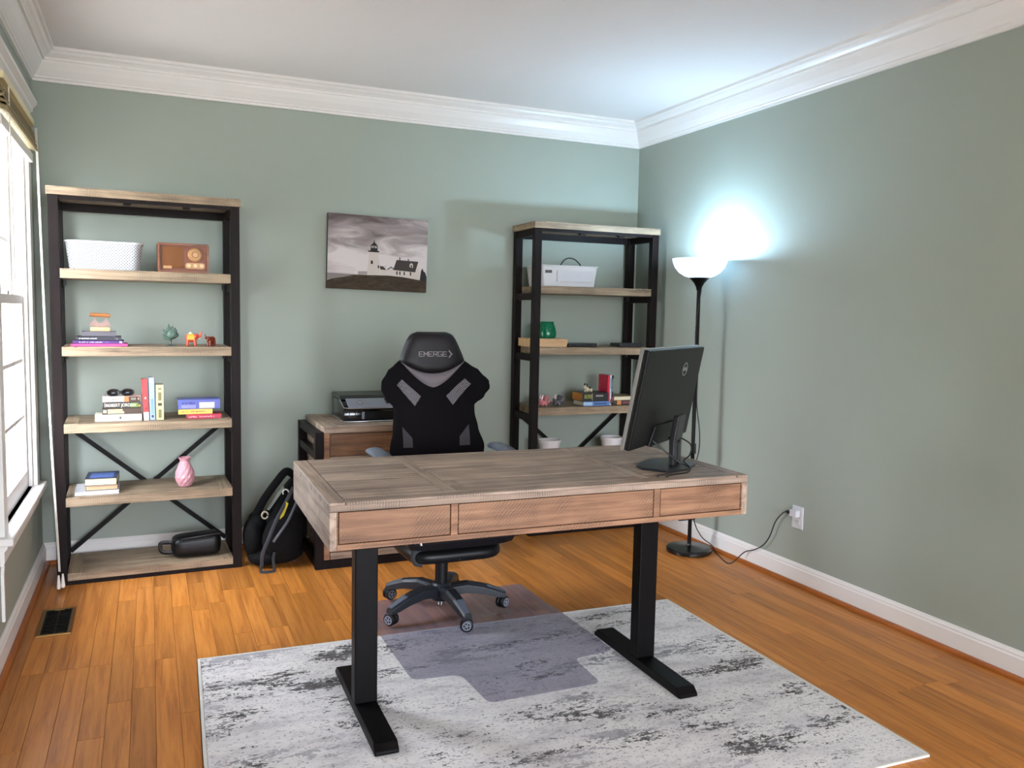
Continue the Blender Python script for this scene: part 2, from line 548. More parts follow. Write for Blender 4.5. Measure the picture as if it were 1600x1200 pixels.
# ---- windows
def make_window(name, y0, y1, z0, z1, full=True):
    """double-hung window in the left wall (built along y, room side +x)"""
    win = bpy.data.objects.new(name, None); COL.objects.link(win); struct(win)
    cw = .09
    c = bx('side_casing', .0005, .02, y0-cw, y0, z0-.02, z1, WHITE, win, .003)
    c = bx('side_casing', .0005, .02, y1, y1+cw, z0-.02, z1, WHITE, win, .003)
    MB().prism([(.0005, z1), (.02, z1), (.02, z1+.075), (.034, z1+.085), (.034, z1+.10), (.052, z1+.118), (.052, z1+.135), (.0005, z1+.135)], 'y', y0-cw-.02, y1+cw+.02).build('head_casing', WHITE, win)
    MB().box(-.10, .052, y0-cw-.035, y1+cw+.035, z0-.032, z0).build('stool', WHITE, win, .006)
    MB().prism([(.0005, z0-.032), (.030, z0-.032), (.026, z0-.05), (.016, z0-.062), (.016, z0-.105), (.010, z0-.118), (.0005, z0-.118)], 'y', y0-cw, y1+cw).build('apron', WHITE, win)
    # jambs, with sash tracks
    for ya, yb in ((y0, y0+.014), (y1-.014, y1)):
        bx('jamb', -.13, 0, ya, yb, z0, z1, WHITE, win)
    bx('head_jamb', -.13, 0, y0, y1, z1-.014, z1, WHITE, win)
    for ya, yb in ((y0+.014, y0+.024), (y1-.024, y1-.014)):
        bx('parting_stop', -.062, -.055, ya, yb, z0, z1-.014, WHITE, win)
        bx('inner_stop', -.016, 0, ya, yb, z0, z1-.014, WHITE, win)
    zm = 1.43
    ya, yb = y0+.014, y1-.014
    for sx0, sx1, za, zb, rows, nm in ((-.054, -.018, z0, zm+.02, 3, 'lower'), (-.098, -.063, zm-.02, z1-.014, 3, 'upper')):
        st = .048
        sash = MB()
        sash.box(sx0, sx1, ya, ya+st, za, zb); sash.box(sx0, sx1, yb-st, yb, za, zb)
        hb = .085 if nm == 'lower' else .04
        sash.box(sx0, sx1, ya+st, yb-st, za, za+hb); sash.box(sx0, sx1, ya+st, yb-st, zb-.04, zb)
        so = sash.build('sash_frame', WHITE, win)
        gy0, gy1, gz0, gz1 = ya+st, yb-st, za+hb, zb-.04
        mu = .018
        xm = (sx0+sx1)/2
        for i in range(1, 3):
            yc = gy0+(gy1-gy0)*i/3
            bx('muntin', sx0+.006, sx1-.006, yc-mu/2, yc+mu/2, gz0, gz1, WHITE, so)
        for j in range(1, rows):
            zc = gz0+(gz1-gz0)*j/rows
            bx('muntin', sx0+.005, sx1-.005, gy0, gy1, zc-mu/2, zc+mu/2, WHITE, so)
        pw, ph = (gy1-gy0)/3, (gz1-gz0)/rows
        pane = MB().box(xm-.002, xm+.002, 0, pw-mu, 0, ph-mu).mesh('pane', PANE)
        for i in range(3):
            for j in range(rows):
                po = link('pane', pane, so); po.location = (0, gy0+pw*i+mu/2, gz0+ph*j+mu/2)
        if nm == 'lower':
            bx('sash_lock', sx0-.01, sx1, (y0+y1)/2-.03, (y0+y1)/2+.03, zb, zb+.018, WHITE, so, .004)
    for zc in (1.70, 1.60):
        bx('tilt_latch', -.054, -.02, y1-.036, y1-.024, zc-.016, zc+.016, WPLAST, win, .003)
    return win


make_window('window_1', *WIN_L[0])
for k, (x0, x1, z0, z1) in enumerate(ADDED_WIN_F):  # added unseen windows, daylight for the room from behind the camera
    w_ = make_window('window_%d' % (k+2), 0, x1-x0, z0, z1)
    w_.rotation_euler = (0, 0, PI/2); w_.location = (x1, FRONT, 0)

# ---- added yard: pale gravel bounces daylight, trees thin it at the side window
BOUNCE_GRAVEL = plain('bounce_gravel', (176, 170, 160), .95, var=.12, bump=.5, bscale=30)  # pale ground added to bounce daylight up to the ceiling
struct(bx('ground', -30, 30, -30, 30, -.75, -.55, BOUNCE_GRAVEL))
BARK = wood('tree_bark', [(84, 70, 56), (120, 102, 84)], grain=(14, 14, 2), rough=.9, rvar=.1)
LEAF = plain('tree_leaf', (104, 120, 70), .85, var=.4, bump=1, bscale=14)


def crown_mesh(seed):
    r = random.Random(seed)
    m = MB()
    def f(u, v):
        a = u*2*PI; t = PI*(v*.998+.001)
        k = 1+.16*math.sin(5*a+3*t+seed)*math.sin(t)+.11*math.sin(9*a-7*t+2*seed)*math.sin(t)+.07*math.sin(17*t+11*a)*math.sin(t)
        return (1.15*k*math.sin(t)*math.cos(a), 1.15*k*math.sin(t)*math.sin(a), 3.0-2.0*k*math.cos(t))
    m.grid(f, 40, 26, close_u=True)
    return m.mesh('crown', LEAF, smooth=True)


crowns = [crown_mesh(k) for k in range(2)]
trunk_me = MB().tube([(0, 0, -.56), (.03, .02, .6), (-.02, .05, 2.2), (.03, .02, 4.2)], [.17, .13, .11, .05], 10).mesh('trunk', BARK, smooth=True)
for k, (tx, ty, ts) in enumerate([(-4.4, -2.4, 1.0), (-5.0, 2.2, 1.0), (-2.7, 8.2, .9), (-1.9, 13.0, 1.1)]):  # added trees; the near pair blocks daylight from the side window
    tr_ = thing('added_tree', 'added leafy green tree in the added gravel yard outside the side window', 'tree', (tx, ty, 0), .9*k, 'added trees outside the side window')
    link('trunk', trunk_me, tr_)
    c_ = link('crown', crowns[k % 2], tr_); c_.scale = (ts, ts, ts)

# ---- woven shade pulled up under the head casing, with its cord
def weave_mat():
    m, n, l, p = newmat('woven_grass')
    t = n.new('ShaderNodeTexCoord'); w = n.new('ShaderNodeTexWave'); w.bands_direction = 'Z'
    w.inputs['Scale'].default_value = 70; w.inputs['Distortion'].default_value = 3; w.inputs['Detail'].default_value = 3
    l.new(t.outputs['Object'], w.inputs['Vector'])
    r = n.new('ShaderNodeValToRGB'); r.color_ramp.elements[0].color = hx(96, 84, 58); r.color_ramp.elements[1].color = hx(176, 160, 122)
    l.new(w.outputs['Fac'], r.inputs[0]); l.new(r.outputs[0], p.inputs['Base Color']); p.inputs['Roughness'].default_value = .85
    p.inputs['Transmission Weight'].default_value = 0
    return m


WEAVE = weave_mat()
sh = thing('woven_shade', 'woven grass roman shade drawn up under the window head', 'window shade', (0, 0, 0))
sy0, sy1 = WIN_L[0][0]+.0, WIN_L[0][1]-.0
bx('light_leak_strip', .021, .05, sy0, sy1, 2.272, 2.300, plain('light_leak_yellow', (226, 214, 172), .6), sh)  # pale yellow paints the daylight leaking between head casing and shade
for k in range(5):
    z1_ = 2.268-k*.021
    MB().prism([(.0215, z1_), (.03+.006*k, z1_-.001), (.05+.004*k, z1_-.030), (.046+.004*k, z1_-.036), (.0215, z1_-.018)], 'y', sy0, sy1).build('fold', WEAVE, sh)
bx('bottom_rail', .022, .040, sy0, sy1, 2.098, 2.142, WHITE, sh, .003)
cp = [(.056, -.36, 2.26), (.062, -.365, 1.9), (.075, -.40, 1.3), (.095, -.45, .7), (.115, -.50, .25), (.122, -.525, .10)]
for dx in (0, .006):
    MB().tube([(x+dx, y-dx, z) for x, y, z in cp], .0022, 6).build('pull_cord', CORDW, sh)
for dx, dz in ((-.002, 0), (.018, .012)):
    MB().lathe([(0, .08), (.004, .08), (.007, .05), (.010, .02), (.008, .012), (0, .012)], (.122+dx, -.525-dx, dz), 12).build('tassel', CORDW, sh, smooth=True)
MB().tube([(.056, -1.20, 2.26), (.058, -1.2, 1.8), (.058, -1.2, 1.5)], .0022, 6).build('lift_cord', CORDW, sh)
# cable cover strip beneath the stool
cc = MB()
cc.box(.0005, .012, -1.372, -1.352, .16, .35)
cc.prism([(-1.372, .35), (-1.352, .35), (-1.335, .378), (-1.352, .381)], 'x', .0005, .012)
tag(cc.build('cable_cover', WHITE, None, .001), 'slim white cable cover strip on the wall below the window stool', 'cable cover')

# ---- floor register
vt = thing('floor_register', 'brass floor register with black scrollwork grille set in oak floor', 'vent', (.151, -.975, 0), .01)
fr_ = MB()
hx_, hy_ = .066, .172
for a in ((-hx_, hx_, -hy_, -hy_+.016), (-hx_, hx_, hy_-.016, hy_), (-hx_, -hx_+.014, -hy_+.016, hy_-.016), (hx_-.014, hx_, -hy_+.016, hy_-.016)):
    fr_.box(a[0], a[1], a[2], a[3], .0005, .006)
fr_.build('frame', BRASS, vt, .001)
bx('damper', -.05, .05, -.154, .154, .0006, .0016, plain('vent_dark', (10, 9, 9), .8), vt)
for j in range(7):
    yc = -.132+j*.044
    for i in range(2):
        xc = -.025+i*.05
        MB().tube([(xc+.019*math.cos(a*PI/6), yc+.017*math.sin(a*PI/6), .0035) for a in range(13)], .0026, 5).build('scroll', BLKM, vt)
for xc in (-.05, 0, .05):
    bx('grille_bar', xc-.0025, xc+.0025, -.155, .155, .0018, .0055, BLKM, vt)
for j in range(8):
    bx('grille_bar', -.05, .05, -.156+j*.044, -.152+j*.044, .0018, .0050, BLKM, vt)
bx('lever', -.02, .02, .143, .150, .006, .010, BRASS, vt)


# ================================================================== bookcases
SH_Z = [1.586, 1.202, .818, .446, .060]
BH, BT = 1.98, .047


def bookcase(label, loc, rz, depth, w=.90):
    b = thing('bookcase', label, 'bookcase', loc, rz, None)
    pw = .046
    d = depth
    # top board: core and surface planks
    t = bx('top_board', 0, w, 0, d, BH-.040, BH-.006, SHELFW, b, .0015)
    bx('end_board', .0, .07, 0, d, BH-.0058, BH, SHELFW_Y, t, .0012)
    bx('end_board', w-.07, w, 0, d, BH-.0058, BH, SHELFW_Y, t, .0012)
    for k in range(3):
        bx('plank', .071, w-.071, d*k/3+.0006, d*(k+1)/3-.0006, BH-.0058, BH, SHELFW, t, .0012)
    for px in (.006, w-.006-pw):
        for py in (.006, d-.006-pw):
            bx('post', px, px+pw, py, py+pw, 0, BH-.0405, ESPR, b, .0015)
    # side rails under the top and under each shelf
    for zt in [BH-.0405]+[z-BT for z in SH_Z[:4]]+[.030]:
        for px in (.012, w-.012-.034):
            bx('side_rail', px, px+.034, .006+pw, d-.006-pw, max(zt-.042, .0), zt, ESPR, b, .001)
    bx('back_rail', .006+pw, w-.006-pw, d-.03, d-.008, BH-.082, BH-.0405, ESPR, b)
    bx('front_rail', .006+pw, w-.006-pw, .014, .036, BH-.058, BH-.0405, ESPR, b)
    for xx in (.34, .62):
        MB().prism([(.05, BH-.041), (.10, BH-.041), (.10, BH-.052), (.062, BH-.066), (.05, BH-.066)], 'x', xx, xx+.035).build('bracket', ESPR, b)
    bx('bottom_rail', .006+pw, w-.006-pw, .010, .040, 0, .021, ESPR, b)
    for i, z in enumerate(SH_Z):
        th = BT if i < 4 else .038
        a0, a1 = .006+pw+.0005, w-.006-pw-.0005
        s = bx('shelf', a0, a1, .006, d-.006, z-th, z-.005, SHELFW, b, .0015)
        bx('end_board', a0, a0+.062, .006, d-.006, z-.0048, z, SHELFW_Y, s, .0012)
        bx('end_board', a1-.062, a1, .006, d-.006, z-.0048, z, SHELFW_Y, s, .0012)
        for k in range(3):
            q0 = .006+(d-.012)*k/3
            bx('plank', a0+.063, a1-.063, q0+.0006, q0+(d-.012)/3-.0006, z-.0048, z, SHELFW, s, .0012)
    # crossed braces behind, lower two bays
    x0, x1 = .05, w-.05
    za, zb = SH_Z[2]-BT-.01, .075
    for p, q in (((x0, za), (x1, zb)), ((x1, za), (x0, zb))):
        dx, dz = q[0]-p[0], q[1]-p[1]
        L = math.hypot(dx, dz); nx, nz = -dz/L*.012, dx/L*.012
        MB().prism([(p[0]+nx, p[1]+nz), (q[0]+nx, q[1]+nz), (q[0]-nx, q[1]-nz), (p[0]-nx, p[1]-nz)], 'y', d-.0055, d-.0005).build('cross_brace', BLKM, b)
    for px in (.006+pw, w-.006-pw-.012):
        for z in SH_Z[:3]:
            bx('corner_plate', px, px+.012, d-.08, d-.055, z-BT-.03, z-BT, DGREY, b)
    return b


bookcase('tall rustic wood bookcase standing between the window and the black backpack', (.100, -.452, 0), .0306, .385)
bookcase('tall rustic wood bookcase standing beside the lit floor lamp', (2.733, -.376, 0), -.020, .362)


# ================================================================== standing desk
dk = thing('standing_desk', 'rustic wood standing desk with three drawers and black steel legs', 'desk', (1.7895, -2.2948, 0), -.0149)
dw, dd, dz = 1.513/2, .74/2, .84
core = bx('desk_top', -dw, dw, -dd, dd, dz-.028, dz-.0085, RUSTIC, dk, .0015)
bx('seam_filler', -dw+.004, dw-.004, -dd+.004, dd-.004, dz-.0084, dz-.0045, plain('seam_dark', (34, 24, 20), .9), core)
tz0, tz1 = dz-.0084, dz
SEAM = .0013
for s in (-1, 1):
    a = sorted((s*.7092, s*dw))
    bx('end_board', a[0], a[1], -dd, dd, tz0, tz1, RUSTIC_Y, core, .0012)
bx('edge_strip', -.7065, .7065, -dd, -.3085, tz0, tz1, RUSTIC, core, .0012)
bx('edge_strip', -.7065, .7065, .3465, dd, tz0, tz1, RUSTIC, core, .0012)
bx('cross_board', -.3775, -.3405, -.306, .344, tz0, tz1, RUSTIC_Y, core, .0012)
bx('cross_board', .3445, .3815, -.306, .344, tz0, tz1, RUSTIC_Y, core, .0012)
for x0, x1 in ((-.7065, -.3805), (.3845, .7065)):
    n = 5
    for k in range(n):
        y0 = -.306+.65*k/n; y1 = -.306+.65*(k+1)/n
        bx('plank', x0+SEAM, x1-SEAM, y0+SEAM*.8, y1-SEAM*.8, tz0, tz1-(.0006 if k % 2 else 0), RUSTIC, core, .0012)
for y0, y1 in ((-.1435, .02), (.02, .13), (.13, .24), (.24, .344)):
    bx('plank', -.3375+SEAM, .3415-SEAM, y0+SEAM*.8, y1-SEAM*.8, tz0, tz1, RUSTIC, core, .0012)
# flap panel in the middle with its finger notch
fp = MB().prism([(-.30, -.306), (.30, -.306), (.30, -.1475), (.062, -.1475), (.058, -.160), (-.002, -.160), (-.006, -.1475), (-.30, -.1475)], 'z', tz0, tz1)
fp.build('flap_panel', RUSTIC, core)
for x0, x1 in ((-.3375, -.3015), (.3015, .3415)):
    bx('plank', x0, x1, -.306, -.1445, tz0, tz1, RUSTIC, core, .0012)
zt, zb = dz-.0285, .695
bx('side_panel', -dw, -dw+.022, -dd+.0, dd, zb, zt, RUSTIC_Y, dk, .0012)
bx('side_panel', dw-.022, dw, -dd+.0, dd, zb, zt, RUSTIC_Y, dk, .0012)
bx('back_panel', -dw+.0225, dw-.0225, dd-.02, dd, zb, zt, RUSTIC, dk)
bx('underside_panel', -dw+.0225, dw-.0225, -dd+.03, dd-.021, zb+.001, zb+.012, ESPR, dk)
fr0, fr1 = -dd, -dd+.022
bx('bottom_rail', -dw+.0225, dw-.0225, fr0, fr1, zb, .7125, RUSTIC_D, dk, .0012)
for x0, x1 in ((-dw+.0225, -.7305), (-.379, -.356), (.361, .3855), (.7295, dw-.0225)):
    bx('stile', x0, x1, fr0, fr1, .713, zt, RUSTIC_D, dk, .001)
for x0, x1 in ((-.728, -.3815), (-.3535, .3585), (.388, .727)):
    d_ = bx('drawer', x0, x1, fr0+.001, fr1-.002, .7150, zt-.0022, RUSTIC_D, dk, .0015)
    bx('drawer_box', x0+.015, x1-.015, fr1, fr1+.30, .716, zt-.01, RUSTIC, d_)
for s, lx in ((-1, -.567), (1, .565)):
    foot = MB().prism([(-.33, .010), (-.33, .022), (-.305, .044), (.305, .044), (.33, .022), (.33, .010)], 'x', lx-.040, lx+.040)
    f_ = foot.build('foot', BLKM, dk, .004)
    bx('column', lx-.040, lx+.040, -.030, .030, .0445, .655, BLKM, dk, .004)
    bx('column_collar', lx-.0405, lx+.0405, -.0305, .0305, .60, .6635, BLKM, dk, .003)
    bx('top_bracket', lx-.036, lx+.036, -.28, .28, .664, .6945, BLKM, dk, .003)
bx('control_box', .03, .50, -.05, .05, .60, .690, BLKM, dk, .004)
bx('cross_beam', -.52, .52, .055, .10, .65, .694, BLKM, dk, .002)
kn = MB()
for a in range(4):
    ca, sa = math.cos(a*PI/2+.4), math.sin(a*PI/2+.4)
    kn.tube([(-.43, -.20, .655), (-.43+.018*ca, -.20, .655+.018*sa)], .005, 8)
kn.tube([(-.43, -.20, .694), (-.43, -.20, .655)], .004, 8)
kn.build('wing_knob', CHROME, dk)

# ================================================================== rug and chair mat
def rug_mat():
    m, n, l, p = newmat('distressed_rug')
    t = n.new('ShaderNodeTexCoord')
    sn = n.new('ShaderNodeVectorMath'); sn.operation = 'SNAP'; sn.inputs[1].default_value = (.0065, .0042, .01)
    l.new(t.outputs['Object'], sn.inputs[0])
    def noise(scale, sx, sy, detail, rough=.6, off=0, dist=0):
        mp = n.new('ShaderNodeMapping'); mp.inputs['Scale'].default_value = (sx, sy, 1); mp.inputs['Location'].default_value = (off, off*.7, 0)
        l.new(sn.outputs[0], mp.inputs['Vector'])
        no = n.new('ShaderNodeTexNoise'); no.inputs['Scale'].default_value = scale; no.inputs['Detail'].default_value = detail
        no.inputs['Roughness'].default_value = rough; no.inputs['Distortion'].default_value = dist
        l.new(mp.outputs[0], no.inputs['Vector']); return no.outputs['Fac']
    def ramp(src, stops):
        r = n.new('ShaderNodeValToRGB'); e = r.color_ramp.elements
        e[0].position, e[0].color = stops[0]; e[1].position, e[1].color = stops[-1]
        for s in stops[1:-1]:
            q = e.new(s[0]); q.color = s[1]
        l.new(src, r.inputs[0]); return r.outputs[0]
    def mix(f, a, b):
        x = n.new('ShaderNodeMix'); x.data_type = 'RGBA'
        l.new(f, x.inputs['Factor']); l.new(a, x.inputs['A']); l.new(b, x.inputs['B']); return x.outputs['Result']
    W_ = (1, 1, 1, 1); K_ = (0, 0, 0, 1)
    def mad(f, k, g):
        q = n.new('ShaderNodeMath'); q.operation = 'MULTIPLY_ADD'; q.inputs[1].default_value = k
        l.new(f, q.inputs[0]); l.new(g, q.inputs[2]); return q.outputs[0]
    def half(f):
        q = n.new('ShaderNodeMath'); q.operation = 'MULTIPLY'; q.inputs[1].default_value = .5
        l.new(f, q.inputs[0]); return q.outputs[0]
    base = ramp(noise(3.6, 1.0, 2.4, 9, .72, 3), [(.30, hx(164, 160, 161)), (.44, hx(204, 199, 199)), (.58, hx(222, 217, 214)), (.74, hx(186, 182, 183))])
    fine = noise(26, .8, 1.9, 7, .85, 1)
    speck = noise(60, .8, 1.4, 4, .85, 8)
    # overall pale speckle
    c0 = mix(ramp(speck, [(.55, K_), (.60, (.75, .75, .75, 1))]), base, ramp(fine, [(.3, hx(140, 136, 138)), (.7, hx(172, 168, 168))]))
    # charcoal patches that break up into short streaks
    big = noise(2.6, .7, 2.0, 5, .65, 14.9, .3)
    mask = ramp(half(mad(fine, 1.0, big)), [(.538, K_), (.557, W_)])
    dark = ramp(noise(18, .8, 2, 4, .7, 5), [(.35, hx(66, 63, 62)), (.62, hx(116, 112, 111))])
    c1 = mix(mask, c0, dark)
    big2 = noise(3.0, .6, 2.0, 4, .6, 27.1, .5)
    mask2 = ramp(half(mad(fine, .7, big2)), [(.478, K_), (.496, (.8, .8, .8, 1))])
    g2 = ramp(speck, [(.3, hx(136, 133, 137)), (.7, hx(168, 164, 168))])
    c2 = mix(mask2, c1, g2)
    l.new(c2, p.inputs['Base Color']); p.inputs['Roughness'].default_value = .95; p.inputs['Specular IOR Level'].default_value = .1
    b = n.new('ShaderNodeBump'); b.inputs['Strength'].default_value = .35; b.inputs['Distance'].default_value = .003
    l.new(noise(240, 1, 1, 2), b.inputs['Height']); l.new(b.outputs[0], p.inputs['Normal'])
    return m


RUG = rug_mat()
rg = thing('area_rug', 'distressed grey and cream area rug under the desk', 'rug', (1.778, -2.44, 0), -.027)
rw, rd = 1.095, .782
MB().box(-rw+.012, rw-.012, -rd+.012, rd-.012, .0004, .0085).build('pile', RUG, rg, .002)
bd = MB()
for a in ((-rw, rw, -rd, -rd+.0115), (-rw, rw, rd-.0115, rd), (-rw, -rw+.0115, -rd+.0115, rd-.0115), (rw-.0115, rw, -rd+.0115, rd-.0115)):
    bd.box(a[0], a[1], a[2], a[3], .0003, .0095)
bd.build('bound_edge', plain('rug_binding', (206, 202, 194), .9), rg, .003)

# vinyl mat: rounded outline with a narrower lip, draped over the rug's back edge
def rounded(pts, r, n=5):
    out = []
    for i, p in enumerate(pts):
        a = Vector(pts[i-1]); b = Vector(p); c = Vector(pts[(i+1) % len(pts)])
        d1 = (a-b).normalized(); d2 = (c-b).normalized()
        s = b+d1*r; e = b+d2*r
        for k in range(n+1):
            t = k/n
            out.append(tuple(((1-t)**2)*s+2*t*(1-t)*b+t*t*e))
    return out


mp_ = rounded([(1.44, -1.205), (2.305, -1.205), (2.312, -2.15), (2.118, -2.17), (2.108, -2.405), (1.648, -2.405), (1.634, -2.145), (1.446, -2.125)], .035)
bm = bmesh.new()
fv = bm.faces.new([bm.verts.new((x, y, 0)) for x, y in mp_])
for yc in (-1.52, -1.56, -1.60, -1.622, -1.70, -1.9, -2.1):
    bmesh.ops.bisect_plane(bm, geom=bm.verts[:]+bm.edges[:]+bm.faces[:], plane_co=(0, yc, 0), plane_no=(0, 1, 0))
ex = bmesh.ops.extrude_face_region(bm, geom=bm.faces[:])
top = [e for e in ex['geom'] if isinstance(e, bmesh.types.BMVert)]
for v in top:
    v.co.z += .0025
for v in bm.verts:
    t = min(1, max(0, (-1.52-v.co.y)/.10)); t = t*t*(3-2*t)
    v.co.z += .0006+t*.0094
bmesh.ops.recalc_face_normals(bm, faces=bm.faces)
me = bpy.data.meshes.new('chair_mat'); bm.to_mesh(me); bm.free(); me.materials.append(MATP)
tag(link('chair_mat', me), 'translucent violet-grey vinyl chair mat lying over rug and floor', 'chair mat')

# ================================================================== office chair
ch = thing('office_chair', 'black gaming office chair with grey accents behind the desk', 'chair', (1.788, -1.452, .0125), 0)
RB, A0 = .292, math.radians(-14)
hub = MB().lathe([(0, .055), (.045, .055), (.05, .07), (.052, .12), (.04, .135), (0, .135)], (0, 0, 0), 24)
hub.build('base_hub', DGREY, ch, smooth=True)
MB().lathe([(0, .03), (.018, .03), (.018, .055), (0, .055)], (0, 0, 0), 16).build('column_tip', CHROME, ch, smooth=True)


def leg_mesh():
    m = MB()
    prof = [(.035, .075, .125, .033), (.12, .085, .135, .030), (.20, .075, .120, .027), (.26, .058, .098, .023), (.305, .052, .080, .019)]
    vs = []
    for r, zl, zh, hw in prof:
        vs += [(r, -hw, zl), (r, hw, zl), (r, hw, zh-.012), (r, hw*.62, zh), (r, -hw*.62, zh), (r, -hw, zh-.012)]
    fs = []
    for i in range(len(prof)-1):
        for k in range(6):
            fs.append((i*6+k, i*6+(k+1) % 6, (i+1)*6+(k+1) % 6, (i+1)*6+k))
    fs += [tuple(range(6)), tuple(range(len(vs)-1, len(vs)-7, -1))]
    return m.add(vs, fs).mesh('base_leg', DGREY, .002)


def cap_mesh():
    m = MB()
    m.add([(.215, -.017, .118), (.215, .017, .118), (.30, .012, .083), (.30, -.012, .083), (.215, -.017, .112), (.215, .017, .112), (.30, .012, .077), (.30, -.012, .077)],
          [(0, 1, 2, 3), (7, 6, 5, 4), (0, 4, 5, 1), (1, 5, 6, 2), (2, 6, 7, 3), (3, 7, 4, 0)])
    return m.mesh('leg_cap', GREYP)


def wheel_mesh(side):
    m = MB()
    m.lathe([(0, -.010), (.024, -.010), (.029, -.006), (.029, .006), (.024, .010), (0, .010)], (0, 0, 0), 20)
    m.xf(Matrix.Translation((0, side*.0125, .030)) @ Matrix.Rotation(PI/2, 4, 'X'))
    return m.mesh('wheel', BLKP, smooth=True)


def hubcap_mesh(side):
    m = MB()
    m.lathe([(.015, 0), (.020, 0), (.020, .001), (.015, .001), (.015, 0)], (0, 0, 0), 20)
    m.lathe([(0, 0), (.005, 0), (.005, .001), (0, .001)], (0, 0, 0), 10)
    for k in range(5):
        a = k*2*PI/5
        m.box(.003, .017, -.0022, .0022, 0, .001, T=Matrix.Rotation(a, 4, 'Z'))
    m.xf(Matrix.Translation((0, side*.0228, .030)) @ Matrix.Rotation(-side*PI/2, 4, 'X'))
    return m.mesh('wheel_star', SILVER)


LEGM, CAPM = leg_mesh(), cap_mesh()
WH = {s: (wheel_mesh(s), hubcap_mesh(s)) for s in (-1, 1)}
yoke = MB().box(-.018, .020, -.0022, .0022, .025, .062).lathe([(0, .05), (.009, .05), (.009, .072), (0, .072)], (.0, 0, 0), 12).mesh('caster_yoke', BLKP)
swv = [2.2, 1.0, .4, 2.6, 1.7]
for k in range(5):
    a = A0+k*2*PI/5
    lo = link('base_leg', LEGM, ch); lo.rotation_euler = (0, 0, a)
    link('leg_cap', CAPM, lo)
    ca = link('caster', yoke, ch); ca.location = (RB*math.cos(a), RB*math.sin(a), 0)
    ca.rotation_euler = (0, 0, [.5, 1.2, .25, -.9, -.35][k])
    for s in (-1, 1):
        w_ = link('wheel', WH[s][0], ca); link('wheel_star', WH[s][1], ca)
MB().lathe([(0, .13), (.030, .13), (.030, .25), (.024, .25), (.024, .33), (0, .33)], (0, 0, 0), 20).build('gas_column', BLKP, ch, smooth=True)
MB().prism([(-.10, .32), (.09, .32), (.12, .345), (.12, .375), (-.13, .375), (-.13, .345)], 'x', -.07, .07).build('tilt_mechanism', BLKP, ch, .004)
MB().tube([(-.06, -.02, .345), (-.17, -.03, .345), (-.20, -.03, .335)], [.007, .007, .010], 8).build('tilt_lever', BLKP, ch)
MB().tube([(.06, -.05, .345), (.20, -.06, .345), (.235, -.06, .345)], [.007, .007, .011], 8).build('height_lever', BLKP, ch)


def seat_fn(top):
    def f(u, v):
        x = (u-.5)*2; y = (v-.5)*2
        # superellipse plan
        hw = .255*(1-.10*max(0, y)); X = hw*x; Y = -.04+.265*y
        e = (1-abs(x)**5)*(1-abs(y)**5)
        e = max(e, 0)**.35
        if top:
            return (X, Y, .415+.062*e+.022*max(0, abs(x)-.62)/.38*e-.012*max(0, -y-.6))
        return (X, Y, .415-.058*e)
    return f


st_ = MB().grid(seat_fn(True), 25, 25).grid(seat_fn(False), 25, 25)
seat = st_.build('seat', LEATH, ch, smooth=True)

def shell_f(u, v):
    a = v*2*PI
    x = -.225+.45*u
    e = max(1-abs(2*u-1)**6, 0)**.5
    ca, sa = math.cos(a), math.sin(a)
    return (x, -.03+.235*(.4+.6*e)*math.copysign(abs(ca)**.6, ca), .330+.045*(.35+.65*e)*math.copysign(abs(sa)**.7, sa))
vs = [shell_f(i/20, j/24) for i in range(21) for j in range(24)]
fs = [(i*24+j, i*24+(j+1) % 24, (i+1)*24+(j+1) % 24, (i+1)*24+j) for i in range(20) for j in range(24)]
fs += [tuple(range(23, -1, -1)), tuple(20*24+j for j in range(24))]
MB().add(vs, fs).build('seat_shell', BLKP, ch, smooth=True)
MB().prism([(-.20, .295), (-.165, .285), (-.155, .37), (-.205, .37), (-.212, .33)], 'y', -.225, -.195).build('arm_bracket', DGREY, ch, .003)

# backrest: rows of half-width, wings curling forward (towards -y)
ROWS = [(.585, .175), (.63, .205), (.69, .232), (.76, .238), (.85, .216), (.92, .206), (.955, .207), (1.0, .25), (1.045, .274), (1.075, .271), (1.122, .236), (1.160, .186), (1.172, .168)]


def hw_at(z):
    if z <= ROWS[0][0]: return ROWS[0][1]
    for (a, wa), (b, wb) in zip(ROWS, ROWS[1:]):
        if z <= b:
            t = (z-a)/(b-a); t = t*t*(3-2*t)
            return wa+(wb-wa)*t
    return ROWS[-1][1]


CZ, CX = .0125, .022          # chair base height, small sideways offset of the back


def back_y(x, z):
    wing = max(0, (abs(x)-.10)/.17)**2*.075
    lum = .025*math.exp(-((z-.78)/.12)**2)
    return .185+.12*(z-.55)-wing-lum


def back_pt(x, z, off=0):
    return (x+CX, back_y(x, z)-off, z-CZ)


def back_side(front):
    def f(u, v):
        z = .585+(1.172-.585)*v
        x = (u-.5)*2*hw_at(z)
        edge = (1-abs((u-.5)*2)**6)*(1-abs((v-.5)*2)**10)
        edge = max(edge, 0)**.5
        q = back_pt(x, z)
        return (q[0], q[1]+(-.022*edge if front else .030*edge), q[2])
    return f


MB().grid(back_side(True), 33, 45).grid(back_side(False), 33, 45).build('backrest', FABB, ch, smooth=True)


def quad_patch(name, q, mat, off=.024, n=7, th=.003):
    m = MB()
    def f(o):
        def g(u, v):
            a = [q[0][i]*(1-u)*(1-v)+q[1][i]*u*(1-v)+q[2][i]*u*v+q[3][i]*(1-u)*v for i in (0, 1)]
            return back_pt(a[0], a[1], o)
        return g
    m.grid(f(off), n, n).grid(f(off-th), n, n)
    return m.build(name, mat, ch, smooth=True)


def Zc(zx, zy):
    return ((zx-612)*.000597, 1.312-(zy-105)*.00058)


